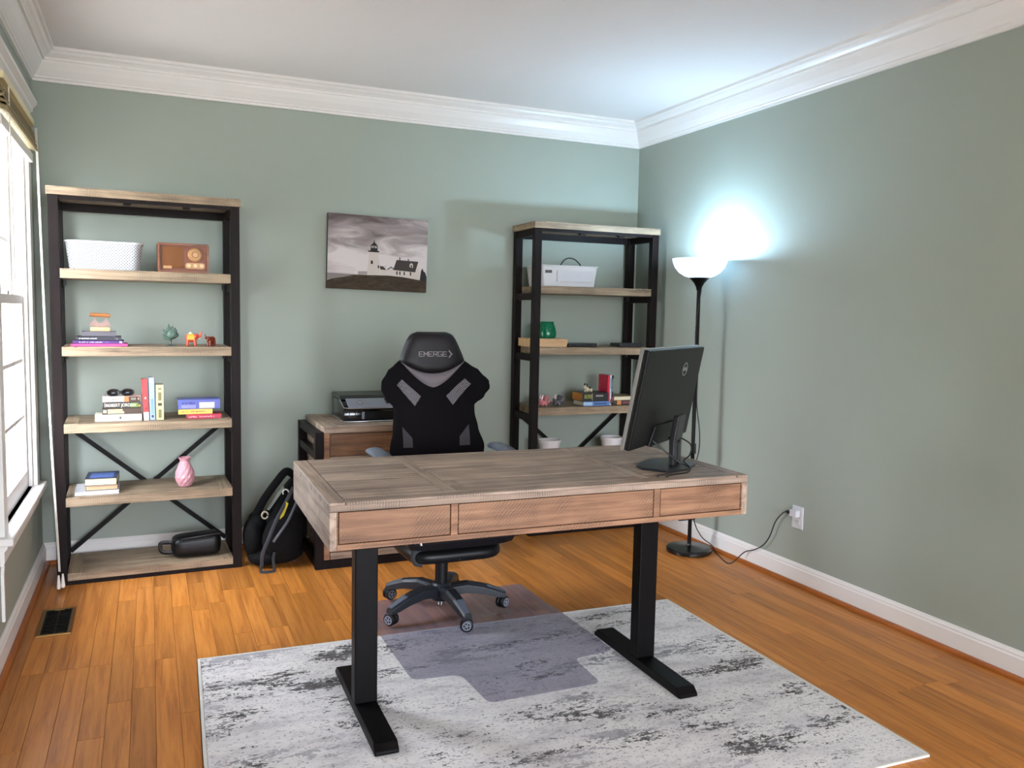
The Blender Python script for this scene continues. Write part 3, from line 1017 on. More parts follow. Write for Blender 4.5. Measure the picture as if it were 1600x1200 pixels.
for s in (1, -1):
    for q in ([(345, 495), (505, 640), (450, 718), (298, 540)], [(330, 878), (412, 975), (415, 1052), (330, 1048)]):
        pts = [Zc(*p) for p in q]
        pts = [(s*x, z) for x, z in pts]
        quad_patch('mesh_panel', pts, MESHF if q[0][1] < 800 else plain('dim_mesh', (58, 54, 60), .8))
# crescent pad under the headrest
def cres(o):
    def g(u, v):
        x = (u-.5)*2*.163
        t = abs(x)/.163
        zu = 1.110+.062*t**2; zl = 1.044+.128*t**1.55
        puff = .010*max(0, 1-(2*v-1)**2)*(1-t**4)
        return back_pt(x, zu+(zl-zu)*v, o+puff)
    return g


MB().grid(cres(.024), 25, 7).grid(cres(.012), 25, 7).build('neck_pad', GREYF, ch, smooth=True)
HR = [(1.108, .004), (1.118, .06), (1.134, .105), (1.152, .140), (1.172, .168), (1.20, .158), (1.24, .141), (1.275, .125), (1.296, .110), (1.306, .094), (1.312, .074)]


def hw_head(z):
    for (a, wa), (b, wb) in zip(HR, HR[1:]):
        if z <= b:
            return wa+(wb-wa)*max(0, (z-a)/(b-a))
    return HR[-1][1]


def head_side(front):
    def f(u, v):
        z = 1.108+(1.312-1.108)*v
        x = (u-.5)*2*hw_head(z)
        e = max((1-abs((u-.5)*2)**4)*(1-abs((v-.5)*2)**6), 0)**.5
        q = back_pt(x*.999, z)
        return (q[0], back_y(x*.6, z)-.014+(-.042*e if front else .03*e), q[2])
    return f


MB().grid(head_side(True), 27, 25).grid(head_side(False), 27, 25).build('headrest', LEATH, ch, smooth=True)
# lettering on the headrest: EMERGE and a double chevron, thin strokes
LET = {'E': [((0, 0), (1, 0)), ((0, .5), (.8, .5)), ((0, 1), (1, 1)), ((0, 0), (0, 1))],
       'M': [((0, 0), (0, 1)), ((0, 1), (.5, .35)), ((.5, .35), (1, 1)), ((1, 1), (1, 0))],
       'R': [((0, 0), (0, 1)), ((0, 1), (1, 1)), ((1, 1), (1, .5)), ((1, .5), (0, .5)), ((.4, .5), (1, 0))],
       'G': [((1, 1), (0, 1)), ((0, 1), (0, 0)), ((0, 0), (1, 0)), ((1, 0), (1, .45)), ((1, .45), (.5, .45))]}
lg = MB()
xs = Zc(482, 0)[0]
lh, lw, gap = .021, .0185, .0055
zl = 1.196


def stroke(m, p, q, wd=.0024):
    P = Vector(p); Q = Vector(q); d = (Q-P).normalized(); nrm = Vector((-d.y, d.x))*wd/2
    P -= d*wd/2; Q += d*wd/2
    m.append([P+nrm, Q+nrm, Q-nrm, P-nrm])


quads = []
x = xs
for c in 'EMERGE':
    for a, b in LET[c]:
        stroke(quads, (x+a[0]*lw, zl+a[1]*lh), (x+b[0]*lw, zl+b[1]*lh))
    x += lw+gap
cx_ = x+.004
for k, sc_ in enumerate((1.0, .55)):
    for sg in (1, -1):
        stroke(quads, (cx_+.004+k*.004, zl+lh/2+sg*lh*.75*sc_), (cx_+.016+k*.003, zl+lh/2), .0042 if k == 0 else .003)
for q in quads:
    vs = []
    for p in q:
        yy = back_y(p.x*.6, p.y)-.014-.0435
        vs.append((p.x+CX, yy, p.y-CZ))
    vs += [(a, b+.004, c) for a, b, c in vs]
    lg.add(vs, [(0, 1, 2, 3), (7, 6, 5, 4), (0, 4, 5, 1), (1, 5, 6, 2), (2, 6, 7, 3), (3, 7, 4, 0)])
lo = lg.build('lettering', plain('logo_grey', (150, 142, 146), .5), ch)
# back-to-seat bracket and lumbar bar
bx('back_bracket', -.16+CX, .16+CX, .165, .215, .39, .60, BLKP, ch, .01)
MB().tube([(-.205+CX, .135, .665), (0+CX, .118, .660), (.205+CX, .135, .665)], .028, 12).build('lumbar_bar', plain('dark_slate', (44, 46, 54), .5), ch, smooth=True)
for s in (-1, 1):
    arm = MB().tube([(s*.18, 0, .37), (s*.285, 0, .375), (s*.30, 0, .40), (s*.30, 0, .74)], [.02, .02, .021, .019], 10)
    ao = arm.build('arm_post', BLKP, ch, smooth=True)
    pad = MB()
    pr_ = []
    def padf(u, v, s=s):
        y = .14-.27*v
        droop = -.030*max(0, (v-.55)/.45)**2-.010*max(0, (.2-v)/.2)**2
        an = u*2*PI
        e = .35+.65*min(1, 8*v*(1-v))
        return (s*.30+.042*e*math.cos(an), y, .755+droop+.018*e*math.sin(an))
    pad.grid(padf, 16, 17, close_u=True)
    b0 = len(pad.v)
    pad.f.append(tuple(range(16))); pad.mi.append(0); pad.f.append(tuple(16*16+k for k in range(16))); pad.mi.append(0)
    pad.build('arm_pad', GREYP, ao, smooth=True)

# ================================================================== file cabinet and printer
cb = thing('file_cabinet', 'rustic wood drawer cabinet in a dark frame carrying the printer', 'cabinet', (1.40, -.615, 0), 0)
cwid, cdep, chgt = .74, .575, .782
ct = bx('cabinet_top', 0, cwid, 0, cdep, chgt-.036, chgt-.006, RUSTIC, cb, .0015)
bx('end_board', 0, .075, 0, cdep, chgt-.0058, chgt, RUSTIC_Y, ct, .0012)
bx('end_board', cwid-.075, cwid, 0, cdep, chgt-.0058, chgt, RUSTIC_Y, ct, .0012)
bx('edge_strip', .076, cwid-.076, 0, .05, chgt-.0058, chgt, RUSTIC, ct, .0012)
for k in range(3):
    bx('plank', .076, cwid-.076, .051+.175*k, .05+.175*(k+1), chgt-.0058, chgt, RUSTIC, ct, .0012)
bx('body', .004, cwid-.004, .024, cdep-.004, .05, chgt-.0365, RUSTIC, cb)
for x0, x1 in ((.0, .032), (cwid-.032, cwid)):
    bx('front_stile', x0, x1, .002, .0235, .05, chgt-.0365, RUSTIC_D, cb, .001)
for z0, z1 in ((.62, .742), (.50, .585), (.35, .49), (.09, .34)):
    bx('drawer', .0345, cwid-.0345, .003, .022, z0, z1, RUSTIC_D, cb, .0015)
for z0, z1 in ((.588, .617), (.05, .087)):
    bx('front_rail', .0345, cwid-.0345, .002, .0235, z0, z1, RUSTIC, cb, .001)
for x0 in (-.046, cwid+.001):
    for y0 in (.0, cdep-.046):
        bx('post', x0, x0+.045, y0, y0+.046, 0, chgt-.030, ESPR, cb, .0015)
    for z0 in (.0, .26, .60, chgt-.072):
        bx('side_rail', x0+.004, x0+.041, .0465, cdep-.0465, z0, z0+.042, ESPR, cb, .001)
bx('bottom_rail', -.0005, cwid, .004, .04, .0, .045, ESPR, cb)

pn = thing('printer', 'black inkjet printer with silver control panel on the file cabinet', 'printer', (1.535, -.47, chgt), 0)
pw_, pd_ = .46, .33
bod = MB().prism([(0, .006), (0, .055), (.012, .085), (.10, .120), (pd_, .120), (pd_, .006)], 'x', .0, pw_)
bod.build('body', GLOSSB, pn, .006, smooth=True)
MB().prism([(.095, .121), (.10, .135), (.115, .143), (pd_-.01, .147), (pd_, .14), (pd_, .121)], 'x', .0, pw_).build('scanner_lid', plain('lid_black', (40, 42, 40), .35), pn, .004)
MB().prism([(-.004, .078), (.004, .0935), (.092, .1265), (.093, .1195), (.008, .083)], 'x', .03, pw_-.03).build('control_panel', SILVER, pn, .002)
T_ = Matrix.Translation((0, .048, .1118)) @ Matrix.Rotation(math.atan2(.033, .088), 4, 'X')
MB().box(.25, .37, -.03, .03, 0, .003, T=T_).build('display', GLOSSB, pn)
MB().box(.30, .36, -.022, .022, .0031, .0036, T=T_).build('display_area', plain('lcd_grey', (150, 146, 144), .3), pn)  # paler grey area of the display
MB().lathe([(0, 0), (.012, 0), (.012, .004), (.010, .006), (0, .006)], (0, 0, 0), 20).xf(Matrix.Translation((.10, .03, .1075)) @ Matrix.Rotation(.36, 4, 'X')).build('power_button', CHROME, pn, smooth=True)
MB().tube([(.0, .10, .122), (.0, .03, .096), (.004, -.002, .082), (.03, -.008, .079), (pw_-.03, -.008, .079), (pw_, .0, .082), (pw_, .10, .122)], .004, 8).build('trim_band', CHROME, pn, smooth=True)
MB().tube([(-.002, .28, .008), (-.002, .0, .006), (.02, -.012, .005), (pw_-.02, -.012, .005), (pw_+.002, 0, .006)], .005, 8).build('base_trim', CHROME, pn, smooth=True)
bx('paper_tray', .10, pw_-.06, -.006, .002, .014, .062, BLKP, pn, .003)
bx('tray_tab', .105, .118, -.010, -.005, .018, .060, SILVER, pn, .002)
MB().lathe([(.016, 0), (.019, 0), (.019, .003), (.016, .003), (.016, 0)], (0, 0, 0), 20).xf(Matrix.Translation((.05, -.001, .045)) @ Matrix.Rotation(PI/2, 4, 'X')).build('card_slot_ring', DGREY, pn)

# ================================================================== floor lamp
LX, LY = 3.512, -1.0
lp = thing('floor_lamp', 'black torchiere floor lamp with glowing white bowl shade in the corner', 'lamp', (LX, LY, 0))
MB().lathe([(0, 0), (.128, 0), (.135, .006), (.135, .022), (.128, .030), (.05, .036), (.016, .040), (.012, .05), (0, .05)], (0, 0, 0), 40).build('base', plain('lamp_black', (16, 15, 16), .25), lp, smooth=True)
MB().lathe([(0, .045), (.0115, .045), (.0115, .60), (.0125, .602), (.0125, .625), (.0115, .627), (.0115, 1.16), (.0125, 1.162), (.0125, 1.185), (.0115, 1.187), (.0115, 1.572), (0, 1.572)], (0, 0, 0), 16).build('pole', BLKM, lp, smooth=True)
MB().lathe([(0, 1.565), (.014, 1.565), (.018, 1.585), (.030, 1.608), (.048, 1.628), (.060, 1.638), (.056, 1.640), (0, 1.640)], (0, 0, 0), 32).build('funnel', BLKM, lp, smooth=True)
MB().lathe([(.050, 1.638), (.085, 1.648), (.118, 1.668), (.142, 1.697), (.156, 1.730), (.160, 1.748), (.157, 1.749), (.153, 1.731), (.139, 1.699), (.115, 1.671), (.083, 1.652), (.050, 1.642), (.050, 1.638)], (0, 0, 0), 48).build('shade', BOWL, lp, smooth=True)
BULB = plain('bulb_glow', (255, 255, 255), .5, emit=(.50, .75, 1.0), estr=385)
MB().lathe([(0, 1.690), (.012, 1.692), (.022, 1.705), (.030, 1.725), (.031, 1.740), (.026, 1.755), (.014, 1.766), (0, 1.769)], (0, 0, 0), 20).build('bulb', BULB, lp, smooth=True)
MB().lathe([(0, 1.640), (.016, 1.640), (.016, 1.690), (0, 1.690)], (0, 0, 0), 16).build('bulb_socket', WPLAST, lp, smooth=True)


def bez(pts, n=6):
    out = []
    P = [Vector(p) for p in pts]
    for i in range(len(P)-1):
        p0 = P[max(i-1, 0)]; p1 = P[i]; p2 = P[i+1]; p3 = P[min(i+2, len(P)-1)]
        for k in range(n):
            t = k/n
            out.append(.5*((2*p1)+(-p0+p2)*t+(2*p0-5*p1+4*p2-p3)*t*t+(-p0+3*p1-3*p2+p3)*t**3))
    out.append(P[-1])
    return out


def loc(p):
    return (p[0]-LX, p[1]-LY, p[2])


cord = bez([loc(p) for p in [(LX+.006, LY-.016, 1.57), (LX-.022, LY-.02, 1.40), (LX-.024, LY-.02, 1.25), (LX+.002, LY-.016, 1.12), (LX+.004, LY-.016, .90),
                             (LX+.028, LY-.02, .74), (LX+.03, LY-.02, .62), (LX+.004, LY-.016, .48), (LX+.012, LY-.016, .22), (LX+.06, LY-.03, .10), (LX+.128, LY-.05, .040),
                             (3.640, -1.10, .004), (3.580, -1.27, .003), (3.605, -1.30, .012), (3.655, -1.33, .072), (3.668, -1.40, .105), (3.668, -1.47, .150), (3.668, -1.52, .213), (3.668, -1.56, .305), (3.668, -1.615, .366), (3.666, -1.648, .380)]])
MB().tube(cord, .0032, 8).build('cord', CORDB, lp, smooth=True)
pl_ = MB().tube([loc(p) for p in ((3.666, -1.640, .379), (3.666, -1.655, .381), (3.667, -1.672, .382))], [.006, .010, .011], 10)
pl_.build('plug', CORDB, lp, smooth=True)
MB().tube([loc(p) for p in ((LX+.0, LY-.018, .66), (LX+.0, LY-.020, .60))], .008, 8).build('cord_switch', CORDB, lp, smooth=True)

# outlet
ot = thing('wall_outlet', 'white wall outlet with a plug-in tap feeding the floor lamp cord', 'outlet', (W, -1.700, .360), 0)
bx('cover_plate', -.006, -.0005, -.040, .040, -.060, .060, WPLAST, ot, .002)
for zc in (-.022, .022):
    s_ = bx('socket', -.008, -.006, -.018, .018, zc-.014, zc+.014, WPLAST, ot, .001)
    for yy in (-.007, .007):
        bx('slot', -.0083, -.0079, yy-.0012, yy+.0012, zc-.004, zc+.007, BLKP, s_)
    MB().tube([(-.0083, 0, zc-.008), (-.0079, 0, zc-.008)], .002, 8).build('slot', BLKP, s_)
bx('plug_in_tap', -.036, -.0085, -.020, .030, .004, .040, WPLAST, ot, .003)

# ================================================================== monitor on the desk
DZ = .84
MY = .9462                       # heading of the panel's long side, from +y towards +x
mo = thing('monitor', 'black computer monitor with a round silver emblem on its back, on the desk', 'monitor', (2.352, -2.432, DZ), PI/2-MY)
# local x: along the panel to the far end; local -y: the back of the panel; screen on +y
tilt = .1808
PW2, PH2 = .302, .182
Tm = Matrix.Translation((0, -.004, .27)) @ Matrix.Rotation(tilt, 4, 'X')
def trap():
    m = MB()
    vs = []
    for y, ix in ((0, 0), (.022, 0)):
        vs += [(-PW2, y, -PH2), (PW2, y, -PH2), (PW2, y, PH2), (-PW2, y, PH2)]
    return m.add(vs, [(0, 1, 2, 3), (7, 6, 5, 4), (0, 4, 5, 1), (1, 5, 6, 2), (2, 6, 7, 3), (3, 7, 4, 0)])
trap().xf(Tm).build('back_shell', plain('monitor_black', (12, 12, 13), .4, spec=.3), mo, .006)
MB().box(-PW2-.001, PW2+.001, .0222, .036, -PH2-.001, PH2+.001, T=Tm).build('bezel', plain('bezel_silver', (120, 117, 112), .45), mo, .002)
MB().box(-PW2+.008, PW2-.008, .0362, .0368, -PH2+.02, PH2-.008, T=Tm).build('screen', GLOSSB, mo)
MB().prism([(-.13, -PH2-.004), (.13, -PH2-.004), (.10, -PH2+.075), (-.10, -PH2+.075)], 'y', -.007, .0).xf(Tm).build('stand_mount', plain('monitor_black', (12, 12, 13), .4, spec=.3), mo, .006)
# neck and base
MB().prism([(-.045, .009), (-.045, .10), (-.06, .20), (-.035, .20), (-.020, .10), (-.020, .009)], 'x', -.040, .040).build('neck', GREYP if False else plain('neck_black', (36, 36, 40), .3), mo, .006)
MB().prism([(-.0445, .012), (-.0445, .10), (-.052, .16), (-.0475, .16), (-.046, .10), (-.0475, .012)], 'x', -.012, .012).build('cable_slot', GLOSSB, mo)
bs = MB()
prof = [(math.cos(a)*.150, math.sin(a)*.105) for a in [2*PI*k/40 for k in range(40)]]
prof = [(max(-.138, min(.138, x)), max(-.095, min(.095, y))) for x, y in prof]
bs.prism(prof, 'z', .0, .009)
bs.build('base', plain('base_black', (30, 31, 36), .28), mo, .002)
MB().tube([Tm @ Vector(p) for p in ((.03, -.03, -.14), (.06, -.045, -.155))], .007, 8).build('video_plug', CHROME, mo)
MB().tube([Tm @ Vector(p) for p in ((.015, -.03, -.16), (.045, -.04, -.175))], .006, 8).build('power_plug', BLKP, mo)
cb1 = bez([Tm @ Vector((.06, -.045, -.155)), (.05, -.075, .085), (.02, -.085, .05), (-.02, -.075, .030), (-.06, -.115, .012), (-.14, -.10, .0125), (-.21, -.055, .004), (-.245, -.06, .004)])
MB().tube(cb1, .003, 6).build('video_cable', CORDB, mo, smooth=True)
cb2 = bez([Tm @ Vector((-.10, -.006, -.165)), (-.07, -.03, .06), (-.04, -.07, .025), (-.05, -.11, .012), (-.11, -.12, .006), (-.19, -.085, .004), (-.225, -.085, .004)])
MB().tube(cb2, .003, 6).build('power_cable', CORDB, mo, smooth=True)
# round emblem with the four letters across it
Tl = Tm @ Matrix.Translation((.112, -.0004, .098)) @ FACE_FRONT
rg_ = MB()
rg_.lathe([(.0235, 0), (.026, 0), (.026, .0006), (.0235, .0006), (.0235, 0)], (0, 0, 0), 36)
lgm = plain('emblem_silver', (150, 152, 150), .35)
rg_.xf(Tl).build('emblem_ring', lgm, mo)
text('emblem_letters', 'DELL', .0185, lgm, mo, Tl, .0003)

# ================================================================== framed canvas
pc = thing('canvas_print', 'sepia canvas print of a lighthouse on a grassy headland', 'wall art', (1.840, -.002, 1.758), 0)
pc.rotation_euler = (0, .020, 0)
PX, PZ = .310, .2235
bx('canvas', -PX, PX, -.034, -.002, -PZ, PZ, plain('canvas_edge', (58, 50, 46), .85, bump=.3, bscale=600), pc, .002)


def sky_print():
    m, n, l, p = newmat('print_sky')
    t = n.new('ShaderNodeTexCoord'); mp = n.new('ShaderNodeMapping'); mp.inputs['Scale'].default_value = (3.5, 1, 11)
    l.new(t.outputs['Object'], mp.inputs['Vector'])
    no = n.new('ShaderNodeTexNoise'); no.inputs['Scale'].default_value = 1.2; no.inputs['Detail'].default_value = 6; no.inputs['Distortion'].default_value = .8
    l.new(mp.outputs[0], no.inputs['Vector'])
    sp = n.new('ShaderNodeSeparateXYZ'); l.new(t.outputs['Object'], sp.inputs[0])
    # printed clouds: darker bands high in the picture
    mr_ = n.new('ShaderNodeMapRange'); mr_.inputs['From Min'].default_value = -.06; mr_.inputs['From Max'].default_value = .22
    mr_.inputs['To Min'].default_value = .26; mr_.inputs['To Max'].default_value = -.20
    l.new(sp.outputs['Z'], mr_.inputs['Value'])
    mx_ = n.new('ShaderNodeMath'); mx_.operation = 'MULTIPLY_ADD'; mx_.inputs[1].default_value = .12
    l.new(sp.outputs['X'], mx_.inputs[0]); l.new(mr_.outputs[0], mx_.inputs[2])
    a = n.new('ShaderNodeMath'); a.operation = 'ADD'
    l.new(no.outputs['Fac'], a.inputs[0]); l.new(mx_.outputs[0], a.inputs[1])
    r = n.new('ShaderNodeValToRGB'); e = r.color_ramp.elements
    e[0].position = .22; e[0].color = hx(92, 80, 80); e[1].position = .70; e[1].color = hx(206, 196, 196)
    q = e.new(.48); q.color = hx(150, 138, 138)
    l.new(a.outputs[0], r.inputs[0]); l.new(r.outputs[0], p.inputs['Base Color']); p.inputs['Roughness'].default_value = .8
    return m


def zp(x, y):      # from picture-local fractions (0..1, top-left origin) to canvas coordinates
    return (-PX+2*PX*x, PZ-2*PZ*y)


PK = {'sky': sky_print(), 'hill': wood('print_grass', [(40, 32, 26), (62, 50, 38), (84, 70, 54)], grain=(9, 9, 26), rough=.85, rvar=0, bumps=0),
      'white': plain('print_white', (196, 184, 178), .8), 'grey': plain('print_grey', (150, 140, 136), .8), 'black': plain('print_black', (32, 27, 26), .8),
      'roof': plain('print_roof', (60, 52, 48), .8), 'sea': plain('print_sea', (128, 120, 118), .8)}
LAY = [('sky', [(0, 0), (1, 0), (1, .86), (0, .86)]), ('sea', [(0, .795), (.35, .80), (.35, .9), (0, .9)]),
       ('grey', [(.30, .755), (.40, .75), (.40, .80), (.30, .80)]),
       ('black', [(.93, .82), (.94, .70), (.955, .66), (.965, .70), (.985, .72), (1, .78), (1, .84), (.93, .83)]),
       ('white', [(.405, .48), (.50, .48), (.525, .80), (.39, .80)]), ('black', [(.395, .465), (.51, .465), (.505, .485), (.40, .485)]),
       ('black', [(.42, .43), (.49, .43), (.49, .466), (.42, .466)]), ('grey', [(.424, .395), (.486, .395), (.486, .43), (.424, .43)]),
       ('black', [(.418, .398), (.455, .345), (.492, .398)]), ('black', [(.450, .33), (.460, .33), (.460, .35), (.450, .35)]),
       ('black', [(.421, .395), (.427, .395), (.427, .43), (.421, .43)]), ('black', [(.452, .395), (.458, .395), (.458, .43), (.452, .43)]), ('black', [(.483, .395), (.489, .395), (.489, .43), (.483, .43)]),
       ('black', [(.425, .60), (.445, .60), (.447, .645), (.424, .645)]), ('black', [(.495, .66), (.508, .66), (.51, .70), (.497, .70)]),
       ('roof', [(.515, .665), (.55, .67), (.585, .715), (.525, .72)]), ('white', [(.525, .715), (.60, .715), (.65, .79), (.53, .79)]),
       ('white', [(.585, .715), (.63, .675), (.66, .71), (.66, .79), (.60, .79)]), ('roof', [(.59, .705), (.63, .665), (.67, .70), (.662, .708), (.63, .68), (.598, .715)]),
       ('white', [(.655, .70), (.915, .70), (.915, .83), (.80, .815), (.655, .79)]), ('white', [(.885, .72), (.915, .63), (.925, .72), (.925, .835), (.885, .83)]),
       ('roof', [(.655, .695), (.685, .57), (.91, .575), (.885, .70)]), ('roof', [(.655, .695), (.885, .70), (.88, .725), (.65, .71)]),
       ('white', [(.82, .66), (.82, .62), (.838, .598), (.855, .62), (.855, .665)]), ('black', [(.832, .63), (.845, .63), (.845, .66), (.832, .66)]),
       ('black', [(.712, .53), (.722, .53), (.722, .575), (.712, .575)]), ('black', [(.80, .545), (.81, .545), (.81, .575), (.80, .575)])]
LAY += [('black', [(x, .725), (x+.013, .725), (x+.013, .775), (x, .772)]) for x in (.685, .715, .76, .825)]
LAY += [('hill', [(0, 1), (0, .90), (.05, .87), (.15, .845), (.26, .805), (.40, .80), (.60, .79), (.75, .80), (.9, .825), (1, .84), (1, 1)])]
pmats = list(PK.values()); pidx = {k: i for i, k in enumerate(PK)}
pr3 = MB()
for k, (mk_, poly) in enumerate(LAY):
    yv = -.0343-.00004*(k+1)
    pr3.add([(zp(*q)[0], yv, zp(*q)[1]) for q in poly], [tuple(range(len(poly)))], pidx[mk_])
me = bpy.data.meshes.new('print'); me.from_pydata(pr3.v, [], pr3.f)
for m_ in pmats: me.materials.append(m_)
for f_, mi_ in zip(me.polygons, pr3.mi): f_.material_index = mi_
bm = bmesh.new(); bm.from_mesh(me)
for f_ in bm.faces:
    f_.normal_update()
    if f_.normal.y > 0: f_.normal_flip()
bm.to_mesh(me); bm.free()
link('print', me, pc)

# ================================================================== backpack
bk = thing('backpack', 'black backpack slumped on the floor against the file cabinet', 'backpack', (1.17, -.36, 0), 0)
bk.scale = (.94, 1, 1)
def pack_fn(u, v):
    # v 0..1 bottom to top along a leaning spine; u round the section
    an = u*2*PI
    cx = -.005+.135*v**1.2; cy = .06*v; cz = .012+.44*v
    fall = math.sin(PI*min(1, .10+.86*v))**.55
    hx2 = (.170-.105*v)*(fall*.9+.05); hy2 = (.155-.075*v)*(fall*.9+.05)
    ca, sa = math.cos(an), math.sin(an)
    e = .62
    X = math.copysign(abs(ca)**e, ca)*hx2; Y = math.copysign(abs(sa)**e, sa)*hy2
    wob = 1+.04*math.sin(5*an+9*v)+.03*math.sin(3*an-14*v)
    return (cx+X*wob, cy+Y*wob, cz)
pk = MB().grid(pack_fn, 40, 26, close_u=True)
pk.f.append(tuple(range(39, -1, -1))); pk.mi.append(0)
pk.f.append(tuple(25*40+k for k in range(40))); pk.mi.append(0)
pk.build('body', BLKC, bk, smooth=True)
blob('front_pocket', [((.03, -.12, .15), (.115, .07, .13)), ((.07, -.11, .23), (.075, .055, .09))], BLKC, bk, .008)
blob('side_pocket', [((-.125, -.02, .15), (.055, .10, .11)), ((-.10, .0, .23), (.05, .07, .06))], BLKC, bk, .008)
# shoulder straps, haul loop
MB().tube(bez([(-.115, -.03, .26), (-.060, -.035, .36), (.01, -.03, .45), (.07, -.01, .505), (.12, .02, .475)]), .024, 8, flat=.35, up=(0, 1, 0)).build('shoulder_strap', BLKC, bk, smooth=True)
MB().tube(bez([(.105, -.05, .42), (.055, -.115, .36), (-.01, -.165, .27), (-.06, -.19, .17), (-.09, -.195, .10), (-.095, -.19, .03)]), .011, 8, flat=.4, up=(0, 1, 0)).build('webbing_strap', plain('webbing_grey', (58, 58, 66), .7), bk, smooth=True)
MB().tube(bez([(.115, -.12, .36), (.06, -.165, .27), (.0, -.19, .20), (-.03, -.192, .16)]), .008, 8, flat=.5, up=(0, 1, 0)).build('zipper', plain('zip_grey', (84, 84, 92), .4), bk, smooth=True)
MB().tube(bez([(-.095, -.185, .05), (-.10, -.205, .008), (-.06, -.215, .006), (-.028, -.205, .008), (-.03, -.185, .06), (-.022, -.18, .10)]), .009, 8, flat=.45, up=(0, 1, 0)).build('grab_loop', plain('webbing_dark', (34, 34, 38), .7), bk, smooth=True)
MB().tube([(.055+.016*math.cos(a*PI/10), -.09, .405+.016*math.sin(a*PI/10)) for a in range(13)], .0035, 6).build('reflective_ring', plain('ring_white', (200, 200, 196), .5), bk)
MB().tube([(-.062+.017*math.cos(a*PI/9), -.085, .285+.019*math.sin(a*PI/9)) for a in range(18)], .005, 6).build('reflective_ring', plain('ring_tan', (168, 160, 140), .6), bk)
MB().add([(.012, -.152, .27), (.036, -.148, .29), (.066, -.125, .35), (.052, -.122, .36), (.020, -.138, .31)], [(0, 1, 2, 3, 4)]).build('yellow_tag', plain('tag_yellow', (196, 178, 40), .7), bk)
MB().add([(-.050, -.064, .31), (-.036, -.066, .305), (.052, -.055, .415), (.05, -.05, .435), (.02, -.048, .405)], [(0, 1, 2, 3, 4)]).build('back_padding', plain('pad_grey', (96, 98, 92), .9), bk)
blob('bottom_fold', [((.015, -.02, .062), (.160, .150, .062)), ((-.06, -.05, .05), (.10, .11, .05))], BLKC, bk, .009)

# ================================================================== things on the shelves
def book(label, loc, size, cover, mode='spine', rz=0, bands=(), page=None, rot=None, title=None, name='book'):
    """lying book: size = (length along spine, depth, thickness); spine towards -y.
    mode 'spine' shows the spine in front, 'pages' the page block; bands = (x0,x1,z0,z1,colour) printed on the spine in fractions"""
    L, D, T = size
    b = thing(name, label, 'book', loc, rz)
    if rot:
        b.rotation_euler = rot
    ct = .0022
    m = MB()
    cm = plain('cover_%d_%d_%d' % cover, cover, .42)
    m.box(0, L, 0, D, 0, ct); m.box(0, L, 0, D, T-ct, T)
    if mode == 'spine':
        m.box(0, L, 0, ct, ct, T-ct); py0, py1 = ct, D-.004
    else:
        m.box(0, L, D-ct, D, ct, T-ct); py0, py1 = .004, D-ct
    c = m.build('cover', cm, b, .0008, seg=1)
    bx('pages', .003, L-.003, py0, py1, ct, T-ct, plain('pages_%d' % (page or (224, 212, 184))[2], page or (224, 212, 184), .85), b)
    sp = (0 if mode == 'spine' else None)
    if sp is not None:
        for x0, x1, z0, z1, col in bands:
            bx('spine_print', x0*L, x1*L, -.0005, .0003, z0*T, z1*T, plain('ink_%d_%d_%d' % col, col, .5), c)
        if title:
            s, xc, zc, h, col = title
            text('spine_title', s, h*T, plain('ink_%d_%d_%d' % col, col, .5), c, Matrix.Translation((xc*L, -.0007, zc*T)) @ FACE_FRONT, .0002, .8)
    return b


def marks(x0, x1, z0, z1, col, n, seed):
    """a row of small letter-sized marks, too small to read in the photo"""
    r = random.Random(seed); out = []
    x = x0
    w = (x1-x0)/n
    for k in range(n):
        if r.random() > .14:
            zz0 = z0 if r.random() > .25 else z0+(z1-z0)*.25
            out.append((x+w*.08, x+w*(.55+.3*r.random()), zz0, z1 if r.random() > .4 else z0+(z1-z0)*.75, col))
        x += w
    return out


Z1, Z2, Z3, Z4, Z5 = [z+.0006 for z in SH_Z]


def tub(name, label, loc, rz, L, D, H, taper, mat, rim_mat, r=.05, wall=.003):
    t = thing(name, label, 'basket', loc, rz)
    def ring(sx, sy, z, n=8):
        pts = []
        for qx, qy, a0 in ((1, 1, 0), (-1, 1, PI/2), (-1, -1, PI), (1, -1, 3*PI/2)):
            for k in range(n+1):
                a = a0+PI/2*k/n
                pts.append((qx*(sx-r)+r*math.cos(a), qy*(sy-r)+r*math.sin(a), z))
        return pts
    m = MB()
    rings = []
    for k in range(6):
        f = k/5
        rings.append(ring(L/2-taper*(1-f), D/2-taper*(1-f), .002+(H-.004)*f))
    inner = [ring(L/2-taper*(1-f)-wall, D/2-taper*(1-f)-wall, .006+(H-.006)*f) for f in (1, .5, 0)]
    allr = rings+inner
    n = len(rings[0])
    vs = [p for rr in allr for p in rr]
    fs = [(j*n+i, j*n+(i+1) % n, (j+1)*n+(i+1) % n, (j+1)*n+i) for j in range(len(allr)-1) for i in range(n)]
    fs += [tuple(range(n-1, -1, -1)), tuple((len(allr)-1)*n+i for i in range(n))]
    m.add(vs, fs).build('tub', mat, t, smooth=True)
    rp_ = ring(L/2+.002, D/2+.002, H)
    m2 = MB().tube(rp_+[rp_[0]], .0045, 8)
    m2.build('rim', rim_mat, t, smooth=True)
    return t


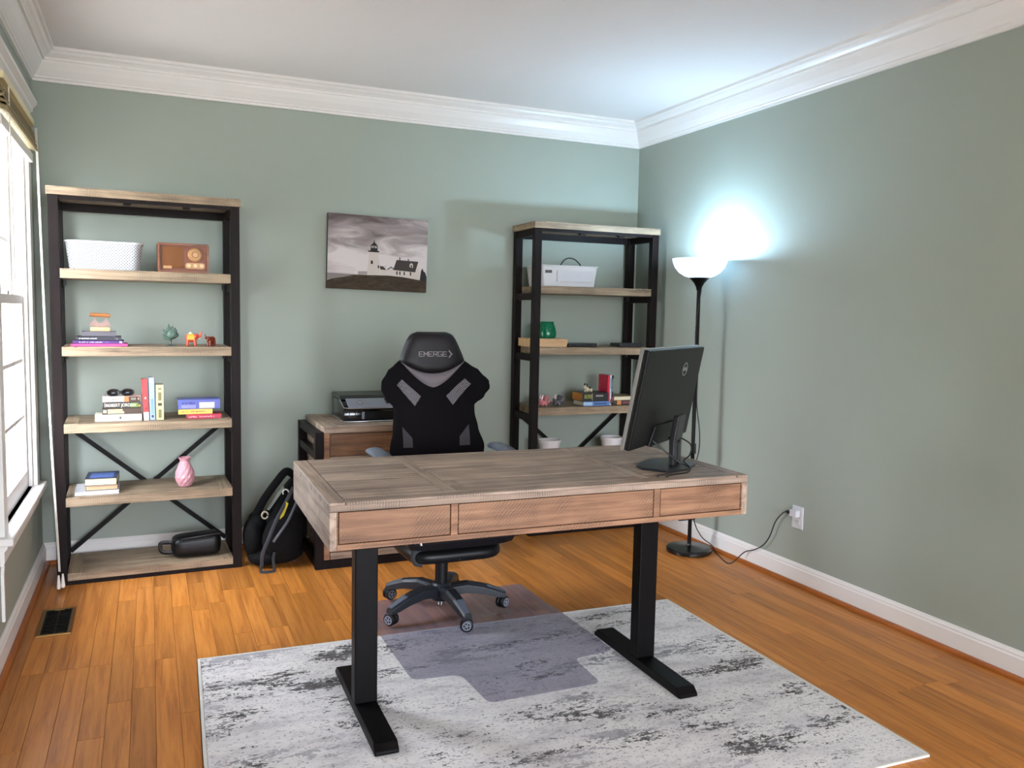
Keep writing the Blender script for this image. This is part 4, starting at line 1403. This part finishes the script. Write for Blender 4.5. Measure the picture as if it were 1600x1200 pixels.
def knit_mat():
    m, n, l, p = newmat('perforated_white')
    t = n.new('ShaderNodeTexCoord'); mp = n.new('ShaderNodeMapping'); mp.inputs['Rotation'].default_value = (0, PI/4, 0); mp.inputs['Scale'].default_value = (1, .0001, 1)
    l.new(t.outputs['Object'], mp.inputs['Vector'])
    c = n.new('ShaderNodeTexVoronoi'); c.inputs['Scale'].default_value = 95; c.inputs['Randomness'].default_value = .1
    l.new(mp.outputs[0], c.inputs['Vector'])
    r = n.new('ShaderNodeValToRGB'); r.color_ramp.elements[0].color = hx(84, 86, 96); r.color_ramp.elements[0].position = .16
    r.color_ramp.elements[1].color = hx(192, 194, 198); r.color_ramp.elements[1].position = .40
    l.new(c.outputs['Distance'], r.inputs[0]); l.new(r.outputs[0], p.inputs['Base Color']); p.inputs['Roughness'].default_value = .5
    return m


tub('storage_basket', 'white perforated plastic basket next to the wooden radio', (.346, -.30, Z1), .03, .350, .235, .137, .014, knit_mat(), WPLAST)

# radio
WAL = wood('walnut', [(84, 44, 26), (122, 68, 40), (146, 86, 54)], grain=(2, 20, 20), rough=.4, rvar=.02, bumps=.05)
ra = thing('tabletop_radio', 'small walnut retro radio with brass dial on the top shelf', 'radio', (.594, -.405, Z1), .03)
rl, rd_, rh = .245, .11, .150
cm_ = MB().box(0, rl, 0, rd_, 0, .010).box(0, rl, 0, rd_, rh-.010, rh).box(0, .010, 0, rd_, .010, rh-.010).box(rl-.010, rl, 0, rd_, .010, rh-.010)
cm_.build('case', WAL, ra, .002)
bx('face_panel', .010, rl-.010, .012, .10, .010, rh-.010, plain('radio_face', (112, 58, 32), .5, var=.1), ra)
bx('speaker_grille', .018, .125, .0105, .0118, .022, rh-.018, plain('speaker_cloth', (124, 78, 44), .9, bump=.8, bscale=900), ra)
MB().lathe([(0, 0), (.034, 0), (.036, .003), (.030, .006), (.018, .006), (.016, .014), (0, .014)], (0, 0, 0), 32).xf(Matrix.Translation((.180, .0115, .094)) @ Matrix.Rotation(PI/2, 4, 'X')).build('tuning_dial', plain('pale_brass', (164, 122, 78), .4, metal=.3), ra, smooth=True)
pill = rounded([(.132, .022), (.228, .022), (.228, .052), (.132, .052)], .0149)
MB().prism(pill, 'y', .009, .0118).build('knob_plate', plain('pale_brass', (164, 122, 78), .4, metal=.3), ra)
for k in range(3):
    MB().lathe([(0, 0), (.010, 0), (.009, .009), (0, .009)], (0, 0, 0), 18).xf(Matrix.Translation((.149+k*.031, .0088, .037)) @ Matrix.Rotation(PI/2, 4, 'X')).build('knob', plain('knob_cream', (196, 164, 116), .35), ra, smooth=True)
MB().lathe([(.013, 0), (.017, 0), (.017, .0015), (.013, .0015), (.013, 0)], (0, 0, 0), 24).xf(Matrix.Translation((.180, -.0022, .094)) @ Matrix.Rotation(PI/2, 4, 'X')).build('dial_ring', plain('dial_brown', (110, 72, 40), .5), ra)
bx('name_plate', .026, .066, .0095, .0104, .020, .034, plain('pale_brass', (164, 122, 78), .4, metal=.3), ra)

# second shelf: books with a half-moon knife on a stand
book('thin hot-pink book lying lowest under the dark stack on the second shelf', (.188, -.40, Z2), (.258, .20, .013), (206, 62, 128), rz=.03)
book('deep purple book lying on the thin hot-pink book', (.197, -.392, Z2+.0136), (.232, .19, .015), (66, 30, 104), rz=.03,
     bands=marks(.10, .58, .35, .65, (220, 214, 230), 26, 1)+marks(.62, .72, .35, .6, (150, 90, 190), 6, 2)+[(.91, .96, .25, .75, (230, 230, 236))])
book('black-spined hardback with white title lying on the purple book', (.212, -.385, Z2+.0292), (.205, .18, .020), (30, 26, 38), rz=.03,
     bands=marks(.06, .46, .35, .62, (226, 224, 230), 16, 3)+marks(.84, .95, .35, .55, (170, 170, 180), 5, 4))
book('charcoal grey clothbound book lying under the half-moon knife', (.234, -.375, Z2+.0498), (.158, .14, .024), (82, 78, 86), mode='spine', rz=.03)
uk = thing('ulu_knife', 'half-moon ulu knife with wooden handle on a pale wood block', 'knife', (.318, -.315, Z2+.0744), .03)
PALE = wood('pale_maple', [(182, 140, 98), (206, 166, 122), (218, 182, 140)], grain=(2, 14, 14), rough=.5, rvar=.02, bumps=.03)
bx('block', -.046, .046, -.022, .022, 0, .022, PALE, uk, .002)
bl = [(-.058, .034)]+[(-.058+.116*k/12, .034-.012*math.sin(PI*k/12)) for k in range(1, 12)]+[(.058, .026), (.040, .044), (.027, .060), (.026, .074)]
bl += [(.020*math.cos(PI*k/8), .062-.020*math.sin(PI*k/8)) for k in range(0, 9)][0:9]
bl += [(-.026, .074), (-.028, .060), (-.036, .048)]
MB().prism(bl, 'y', -.0012, .0012).build('blade', plain('steel_blade', (140, 112, 104), .45, metal=.3), uk)
MB().tube([(-.048, 0, .083), (-.03, 0, .084), (.03, 0, .081), (.047, 0, .078)], [.008, .010, .010, .008], 12).build('handle', wood('ulu_handle', [(140, 82, 40), (176, 114, 62)], grain=(3, 16, 16), rvar=0, bumps=.02), uk, smooth=True)

# fish figurine on a pedestal
PAT = plain('green_patina', (74, 96, 84), .45, var=.2, bump=.6, bscale=120)
fi = thing('fish_figurine', 'patina green fish figurine with spiny fins on a round pedestal', 'figurine', (.650, -.330, Z2), .0)
MB().lathe([(0, 0), (.028, 0), (.029, .003), (.014, .006), (.006, .012), (.005, .026), (.010, .036), (0, .036)], (0, 0, 0), 24).build('pedestal', plain('pedestal_metal', (104, 112, 110), .35, metal=.6), fi, smooth=True)
blob('body', [((.008, 0, .061), (.029, .016, .026)), ((.030, 0, .058), (.012, .009, .012))], PAT, fi, .0025)
for k, (x, z, a, L_) in enumerate([(-.024, .048, 2.9, .018), (-.026, .060, 2.6, .020), (-.022, .072, 2.3, .024), (-.014, .080, 2.0, .024), (-.004, .084, 1.7, .034), (.006, .086, 1.35, .022), (.016, .083, 1.0, .016), (-.016, .042, 3.4, .018)]):
    MB().tube([(x+.012, 0, z-.006), (x+L_*.5*math.cos(a), .003*(-1)**k, z+L_*.5*math.sin(a)), (x+L_*math.cos(a), 0, z+L_*math.sin(a))], [.007, .006, .0012], 8).build('spine_fin', PAT, fi, smooth=True)
MB().sphere((.031, -.0075, .060), .0028).build('eye', GLOSSB, fi, smooth=True)


def elephant(label, loc, s, body, cloth=None, rz=0, howdah=False):
    e = thing('elephant_figurine', label, 'figurine', loc, rz)
    bm_ = plain('glaze_%d_%d_%d' % body, body, .3, var=.35)
    balls = [((0, 0, .042*s), (.027*s, .018*s, .020*s)), ((.026*s, 0, .052*s), (.014*s, .013*s, .015*s)), ((-.010*s, 0, .045*s), (.022*s, .018*s, .021*s))]
    ch_ = []
    for x in (-.018, .016):
        for y in (-.010, .010):
            ch_.append(([(x*s, y*s, .034*s), (x*1.1*s, y*1.05*s, .016*s), (x*1.15*s, y*1.05*s, .0075*s)], [.009*s, .0078*s, .0080*s]))
    ch_.append(([(.034*s, 0, .050*s), (.042*s, 0, .048*s), (.047*s, 0, .056*s), (.046*s, 0, .068*s), (.049*s, 0, .077*s)], [.0075*s, .006*s, .005*s, .0042*s, .0036*s]))
    blob('body', balls, bm_, e, .0022*s, ch_)
    for y in (-1, 1):
        MB().sphere((.018*s, y*.0145*s, .052*s), (.009*s, .0025*s, .012*s)).build('ear', bm_, e, smooth=True)
        MB().tube([(.034*s, y*.006*s, .044*s), (.042*s, y*.008*s, .041*s), (.046*s, y*.008*s, .045*s)], [.002*s, .0017*s, .0008*s], 6).build('tusk', plain('ivory', (236, 222, 190), .4), e, smooth=True)
    if cloth:
        def cl(u, v):
            an = PI*(-.12+1.24*u); x = (-.020+.034*v)*s
            return (x, math.cos(an)*.0196*s, .043*s+math.sin(an)*.0222*s)
        MB().grid(cl, 15, 5).build('saddle_cloth', plain('cloth_%d_%d_%d' % cloth, cloth, .5, var=.25), e, smooth=True)
        MB().lathe([(0, 0), (.008*s, 0), (.009*s, .004*s), (.005*s, .010*s), (0, .013*s)], (-.004*s, 0, .0645*s), 12).build('seat_knob', plain('ivory', (236, 222, 190), .4), e, smooth=True)
    return e


elephant('orange and red painted elephant figurine with raised trunk and yellow saddle', (.752, -.345, Z2), 1.0, (206, 74, 50), (232, 168, 62))
elephant('small dark red-brown carved elephant figurine', (.851, -.350, Z2), .82, (120, 48, 30), None, rz=-2.5)

# third shelf: lying stack, three uprights, second stack
book('pale cream paperback lying lowest in the stack of four under folded sunglasses', (.288, -.385, Z3), (.218, .14, .034), (206, 206, 190), rz=.03, bands=marks(.06, .50, .25, .6, (150, 152, 142), 22, 5)+[(.52, .56, .3, .7, (90, 86, 80))])
book('brown paperback with cream title panel lying on the pale cream paperback', (.322, -.372, Z3+.0346), (.180, .11, .030), (66, 48, 34), rz=.03, bands=[(.14, .52, .52, .85, (206, 196, 150)), (.14, .56, .12, .46, (206, 196, 150))]+marks(.18, .5, .58, .78, (120, 108, 70), 10, 6)+marks(.18, .54, .18, .38, (120, 108, 70), 10, 7)+[(.02, .11, .25, .75, (190, 180, 160))])
book('dark fantasy paperback with author name on the spine lying second from top', (.326, -.372, Z3+.0652), (.176, .11, .032), (48, 40, 34), rz=.03, bands=[(.72, .93, .12, .8, (96, 128, 52)), (.04, .05, .2, .9, (190, 190, 180))]+marks(.06, .20, .3, .6, (150, 146, 138), 6, 8)+[(.94, .985, .2, .5, (206, 160, 60))], title=('ROBERT JORDAN', .47, .47, .70, (226, 220, 204)))
book('white and orange paperback lying topmost under folded sunglasses', (.323, -.370, Z3+.0978), (.178, .11, .028), (214, 200, 190), rz=.03, bands=[(.56, .69, .02, .98, (206, 116, 66)), (.69, .99, .02, .98, (62, 38, 26)), (.74, .88, .3, .75, (214, 206, 190)), (.92, .97, .3, .75, (220, 196, 170))]+marks(.05, .54, .3, .7, (120, 104, 98), 14, 9))
sg = thing('sunglasses', 'folded black sunglasses resting on the white and orange paperback', 'sunglasses', (.405, -.328, Z3+.1264), .1)
for s in (-1, 1):
    def lens(u, v, s=s):
        a = u*2*PI
        return (s*.033+.027*v*math.cos(a), -.020-.006*v*v, .018+.0165*v*math.sin(a))
    MB().grid(lens, 18, 4, close_u=True).build('lens', plain('dark_lens', (26, 28, 30), .08), sg, smooth=True)
    fr2 = [(s*.033+.029*math.cos(a*PI/9), -.022-.003*abs(math.cos(a*PI/9)), .018+.0175*math.sin(a*PI/9)) for a in range(19)]
    MB().tube(fr2, .0028, 6).build('rim', BLKP, sg, smooth=True)
    MB().tube(bez([(s*.062, -.022, .026), (s*.060, -.004, .024), (s*.02, .006+.004*s, .018), (-s*.045, .010+.004*s, .006)]), .0030, 6).build('temple', plain('temple_grey', (92, 84, 70), .4), sg, smooth=True)
MB().tube([(-.006, -.022, .022), (0, -.024, .025), (.006, -.022, .022)], .0028, 6).build('bridge', BLKP, sg, smooth=True)


def upright(label, x, y, T, D, H, cover, bands=(), lean=0, rz=.03):
    """standing book: spine to -y; length up"""
    b = book(label, (x, y, Z3), (H, D, T), cover, bands=bands)
    # local x (length) -> up, local z (thickness) -> -x
    b.location.z += T*math.sin(abs(lean))+.0003
    Mx = Matrix.Rotation(rz, 4, 'Z') @ Matrix.Rotation(lean, 4, 'Y') @ Matrix.Rotation(-PI/2, 4, 'Y')
    b.rotation_euler = Mx.to_euler()
    return b


upright('bright red paperback standing upright beside the stack of four', .541, -.385, .026, .12, .214, (206, 56, 58), bands=[(.0, .20, .02, .98, (206, 214, 200)), (.27, .32, .4, .6, (96, 30, 30)), (.52, .56, .35, .65, (236, 200, 196))], lean=-.035)
upright('pale blue paperback standing upright between the red and cream books', .571, -.385, .026, .125, .222, (150, 164, 206), bands=[(.06, .12, .3, .7, (40, 60, 90)), (.15, .5, .25, .75, (110, 150, 206)), (.88, .94, .3, .7, (220, 224, 236))], lean=-.02)
upright('cream and olive hardback standing upright at the end of the row', .612, -.385, .038, .12, .185, (196, 188, 140), bands=[(.06, .30, .30, .70, (120, 112, 70)), (.55, .78, .30, .70, (120, 112, 70)), (.86, .90, .3, .7, (110, 100, 60)), (.40, .48, .25, .75, (60, 56, 40))])
book('slim crimson paperback lying lowest in the short stack of three', (.722, -.385, Z3), (.175, .11, .024), (176, 34, 62), rz=.03, bands=marks(.06, .80, .30, .62, (240, 170, 180), 22, 10))
book('yellow-spined paperback lying on the slim crimson paperback', (.682, -.378, Z3+.0246), (.170, .11, .027), (222, 182, 84), rz=.01, bands=marks(.10, .45, .35, .65, (206, 120, 40), 12, 11)+marks(.46, .78, .35, .65, (90, 66, 40), 12, 12))
book('thick blue paperback with cream panel lying on the yellow-spined paperback', (.680, -.380, Z3+.0522), (.212, .13, .050), (84, 92, 166), rz=.02, bands=[(.50, .86, .08, .70, (214, 198, 190)), (.08, .42, .10, .45, (130, 130, 200))]+marks(.10, .40, .5, .75, (50, 56, 120), 10, 13))

# fourth shelf: page-edge stack and pink vase
book('white large-format book lying lowest on the shelf with the pink vase', (.188, -.405, Z4), (.205, .24, .016), (216, 216, 222), mode='pages', rz=.02, page=(232, 232, 234))
book('tan-edged thick paperback lying on the white large-format book', (.238, -.380, Z4+.0166), (.150, .19, .028), (40, 44, 56), mode='pages', rz=.04, page=(214, 178, 138))
bb = book('dark blue covered novel lying topmost with cream page edges showing', (.235, -.392, Z4+.0452), (.148, .20, .036), (50, 60, 96), mode='pages', rz=-.03, page=(232, 214, 160))
bx('cover_picture', .02, .128, .03, .16, .0358, .0365, plain('cover_blue_art', (92, 120, 196), .4, var=.5), bb)
va = thing('bud_vase', 'faceted pink bud vase with a pinched neck', 'vase', (.712, -.315, Z4), 0)
VP = [(0, 0), (.026, 0), (.034, .006), (.046, .030), (.050, .052), (.046, .080), (.036, .108), (.026, .130), (.023, .139), (.028, .149), (.034, .156), (.031, .157), (.022, .146), (.019, .138), (.020, .12), (0, .10)]
m = MB()
sgm = 20
vs = []
for j in range(sgm):
    a = 2*PI*j/sgm
    for i, (r_, z_) in enumerate(VP):
        k = 1+(.035 if (j+i) % 2 else -.02)*(1 if .004 < z_ < .13 else .5)
        vs.append((r_*k*math.cos(a+.12*i), r_*k*math.sin(a+.12*i), z_))
fs = []
nn = len(VP)
for j in range(sgm):
    for i in range(nn-1):
        a_, b_, c_, d_2 = j*nn+i, ((j+1) % sgm)*nn+i, ((j+1) % sgm)*nn+i+1, j*nn+i+1
        fs.append((a_, b_, c_, d_2))
m.add(vs, fs).build('body', plain('pink_ceramic', (206, 150, 160), .4), va)

# bottom shelf: toiletry bag
tb = thing('toiletry_bag', 'black zipped toiletry bag lying on the bottom shelf', 'bag', (.765, -.300, Z5), .02)
def bagf(u, v):
    x = -.128+.256*u; an = v*2*PI
    e = max(1-abs(2*u-1)**7, 0)**.45
    ca, sa = math.cos(an), math.sin(an)
    top = .112+.016*u
    return (x, .075*(.25+.75*e)*math.copysign(abs(ca)**.5, ca), top/2+top/2*(.3+.7*e)*math.copysign(abs(sa)**.55, sa)*.98+.001)
bgm = MB()
vs = [bagf(i/24, j/28) for i in range(25) for j in range(28)]
fs = [(i*28+j, i*28+(j+1) % 28, (i+1)*28+(j+1) % 28, (i+1)*28+j) for i in range(24) for j in range(28)]
fs += [tuple(range(27, -1, -1)), tuple(24*28+j for j in range(28))]
BAGM = plain('black_coated', (9, 9, 11), .4, spec=.3, bump=.5, bscale=40)
bgm.add(vs, fs).build('body', BAGM, tb, smooth=True)
MB().tube(bez([(-.12, -.03, .085), (-.175, -.03, .088), (-.182, -.03, .07), (-.180, -.03, .05), (-.165, -.03, .035), (-.118, -.03, .03)]), .011, 8, flat=.4, up=(0, 1, 0)).build('carry_loop', BAGM, tb, smooth=True)
MB().tube(bez([(-.12, -.045, .100), (-.06, -.058, .108), (.06, -.058, .118), (.125, -.045, .118)]), .0035, 6).build('zipper', plain('zip_black', (44, 44, 48), .3), tb, smooth=True)

# ------------------------------------------------------------------ right bookcase
t2 = tub('storage_basket', 'white plastic basket with a black cable looping out of it', (3.005, -.215, Z1), -.02, .400, .25, .128, .014, WPLAST, WPLAST, r=.02)
bx('handle_slot', -.174, -.128, -.1265, -.1245, .082, .100, plain('slot_grey', (70, 68, 72), .7), t2)
bx('embossed_panel', -.09, .16, -.1262, -.1200, .03, .10, plain('embossed_white', (196, 195, 202), .5, bump=.6, bscale=120), t2)
tag(MB().tube(bez([(2.985, -.24, Z1+.012), (2.975, -.25, Z1+.12), (3.00, -.25, Z1+.168), (3.04, -.25, Z1+.186), (3.09, -.25, Z1+.172), (3.13, -.25, Z1+.12), (3.12, -.24, Z1+.012)]), .004, 8).build('coiled_cable', CORDB, smooth=True), 'black cable arching up out of the white basket', 'cable')

wt = thing('wooden_tray', 'pale wood letter tray with stepped front under the green vase', 'tray', (2.738, -.316, Z2), -.02)
bx('base', 0, .262, 0, .18, 0, .008, PALE, wt)
MB().prism([(0, .008), (.262, .008), (.270, .030), (.268, .048), (.20, .048), (.17, .040), (.14, .052), (0, .052)], 'y', 0, .008).build('front_panel', PALE, wt, .001)
bx('back_panel', 0, .262, .172, .18, .008, .052, PALE, wt, .001)
for x0 in (0, .254):
    bx('side_panel', x0, x0+.008, .0085, .1715, .008, .045, PALE, wt, .001)
bx('lid', .008, .254, .0085, .1715, .038, .0515, PALE, wt)
gv = thing('glass_vase', 'emerald green glass vase standing on the wooden tray', 'vase', (2.898, -.235, Z2+.0521), 0)
MB().lathe([(0, 0), (.050, 0), (.060, .010), (.062, .035), (.056, .065), (.046, .090), (.043, .100), (.046, .106), (.043, .107), (.040, .100), (.043, .088), (.053, .064), (.058, .035), (.055, .012), (0, .006)], (0, 0, 0), 28).build('body', GREENG, gv, smooth=True)
de = thing('media_box', 'flat black media box beside the wooden tray', 'media box', (3.018, -.315, Z2), -.02)
bx('case', 0, .205, 0, .15, .002, .024, plain('device_black', (18, 18, 20), .3), de, .002)
bx('status_window', .02, .05, -.0006, .0004, .008, .016, plain('status_dark', (40, 40, 48), .1), de)
for fx in (.015, .19):
    bx('rubber_foot', fx-.006, fx+.006, .01, .022, 0, .002, BLKP, de)
de2 = thing('router_box', 'flat dark grey router box at the lamp end of the shelf', 'router', (3.392, -.322, Z2), -.02)
bx('case', 0, .165, 0, .13, .002, .025, plain('device_grey', (46, 44, 46), .4), de2, .002)
bx('seam', -.0004, .1654, -.0004, .1304, .013, .0145, BLKP, de2)
for fx in (.015, .15):
    bx('rubber_foot', fx-.006, fx+.006, .01, .022, 0, .002, BLKP, de2)


def critter(label, loc, col, rz):
    e = thing('dragon_figurine', label, 'figurine', loc, rz)
    cm2 = plain('resin_%d_%d_%d' % col, col, .45, var=.4)
    blob('body', [((0, 0, .022), (.030, .018, .020)), ((-.022, -.006, .036), (.015, .014, .014))], cm2, e, .0028,
         [([(.020, 0, .022), (.038, .006, .018), (.050, -.004, .030), (.048, -.006, .044)], [.012, .008, .006, .003]),
          ([(-.012, -.014, .016), (-.022, -.020, .008)], [.008, .006]), ([(.014, -.014, .014), (.006, -.022, .007)], [.008, .0065]),
          ([(-.012, .014, .016), (-.022, .020, .008)], [.008, .006]), ([(.014, .014, .014), (.008, .022, .007)], [.008, .0065])])
    for s in (-1, 1):
        MB().tube([(-.020, s*.008-.004, .046), (-.018, s*.013-.004, .060), (-.012, s*.012-.004, .074)], [.0055, .0045, .001], 8).build('horn', plain('horn_pale', (226, 208, 206), .5), e, smooth=True)
        MB().add([(.0, s*.012, .036), (.018, s*.014, .036), (.030, s*.030, .062), (.012, s*.028, .070), (-.002, s*.022, .058)], [(0, 1, 2, 3, 4)]).build('wing', cm2, e)
    return e


critter('pink winged dragon figurine on the lower shelf', (2.875, -.255, Z3), (206, 122, 128), .15)
critter('dark grey winged dragon figurine on the lower shelf', (2.978, -.255, Z3), (84, 80, 88), -.2)
book('blue-spined paperback lying under the thick orange-ended book', (3.128, -.330, Z3), (.190, .15, .028), (96, 130, 186), rz=-.02, bands=[(.0, .35, .1, .9, (166, 196, 226)), (.42, .9, .3, .7, (60, 84, 130))])
ob = book('thick black paperback with orange page ends under the spotted dog figurine', (3.122, -.325, Z3+.0286), (.190, .16, .056), (28, 28, 30), rz=-.03, bands=[(.08, .36, .35, .8, (150, 150, 74)), (.37, .385, .1, .95, (190, 186, 160)), (.52, .80, .55, .75, (150, 140, 140))]+marks(.10, .35, .35, .8, (60, 60, 40), 5, 15), page=(206, 134, 64))
dg = thing('dog_figurine', 'small cream and black spotted dog figurine sitting on the thick black paperback', 'figurine', (3.190, -.265, Z3+.0852), .3)
CRM = plain('cream_resin', (214, 200, 170), .5, var=.15); DKB = plain('dark_resin', (44, 34, 30), .5)
blob('body', [((.012, 0, .019), (.026, .013, .015)), ((-.018, 0, .034), (.014, .012, .013)), ((-.028, -.002, .029), (.008, .007, .006))], CRM, dg, .0022,
     [([(-.010, -.007, .016), (-.014, -.009, .005)], [.006, .0055]), ([(-.010, .007, .016), (-.014, .009, .005)], [.006, .0055]), ([(.028, -.009, .014), (.026, -.012, .0052)], [.007, .006]), ([(.028, .009, .014), (.026, .012, .0052)], [.007, .006]), ([(-.008, 0, .024), (-.014, 0, .032)], [.010, .010])])
for s in (-1, 1):
    MB().tube([(-.016, s*.009, .044), (-.013, s*.012, .053), (-.010, s*.013, .058)], [.006, .0045, .001], 8).build('ear', DKB, dg, smooth=True)
    MB().sphere((-.028, s*.006-.001, .037), .0022).build('eye', GLOSSB, dg, smooth=True)
MB().sphere((.014, -.008, .028), (.012, .007, .007)).build('black_patch', DKB, dg, smooth=True)
MB().sphere((-.014, -.007, .038), (.008, .006, .007)).build('black_patch', DKB, dg, smooth=True)

def up_r(label, x, y, T, D, H, cover, bands=(), z=None, rz=-.02, lean=0):
    b = book(label, (x, y, Z3 if z is None else z), (H, D, T), cover, bands=bands)
    b.rotation_euler = (Matrix.Rotation(rz, 4, 'Z') @ Matrix.Rotation(lean, 4, 'Y') @ Matrix.Rotation(-PI/2, 4, 'Y')).to_euler()
    return b


up_r('crimson book standing upright behind the spotted dog and beside the white-spined book', 3.3252, -.318, .012, .13, .198, (196, 30, 66))
up_r('thin white-spined book standing upright beside the crimson book', 3.338, -.325, .012, .14, .200, (206, 210, 216), bands=[(.05, .20, .2, .8, (60, 60, 70)), (.55, .9, .2, .8, (110, 140, 160))])
up_r('thin black-spined book standing upright next to the white-spined book', 3.353, -.325, .012, .14, .196, (30, 32, 38), bands=[(.1, .28, .2, .8, (160, 70, 80)), (.45, .9, .25, .75, (130, 150, 150))])
book('dark paperback with orange ends lying lowest near the monitor side of the shelf', (3.385, -.320, Z3), (.160, .12, .030), (50, 38, 42), rz=-.02, bands=[(.0, .20, .05, .95, (206, 126, 70)), (.26, .6, .2, .8, (120, 74, 74)), (.62, .98, .2, .8, (130, 140, 180))])
book('cream paged book lying on the dark paperback near the monitor', (3.360, -.325, Z3+.0306), (.185, .17, .026), (170, 148, 112), mode='pages', rz=.05, page=(222, 206, 184))
for (x, y, lab) in ((2.935, -.235, 'white ceramic pot standing clear of the monitor, nearer the chair'), (3.400, -.235, 'white ceramic pot standing close behind the monitor edge')):
    p_ = thing('ceramic_pot', lab, 'pot', (x, y, Z4), 0, 'white pots on the lamp-side bookcase')
    MB().lathe([(0, 0), (.050, 0), (.054, .004), (.066, .100), (.071, .138), (.073, .144), (.070, .146), (.066, .138), (.060, .10), (.052, .03), (0, .03)], (0, 0, 0), 32).build('body', plain('white_ceramic', (218, 212, 212), .4), p_, smooth=True)
    MB().lathe([(.069, .128), (.0735, .128), (.0755, .140), (.0750, .147), (.070, .148), (.069, .128)], (0, 0, 0), 32).build('rim', plain('white_ceramic', (218, 212, 212), .4), p_, smooth=True)
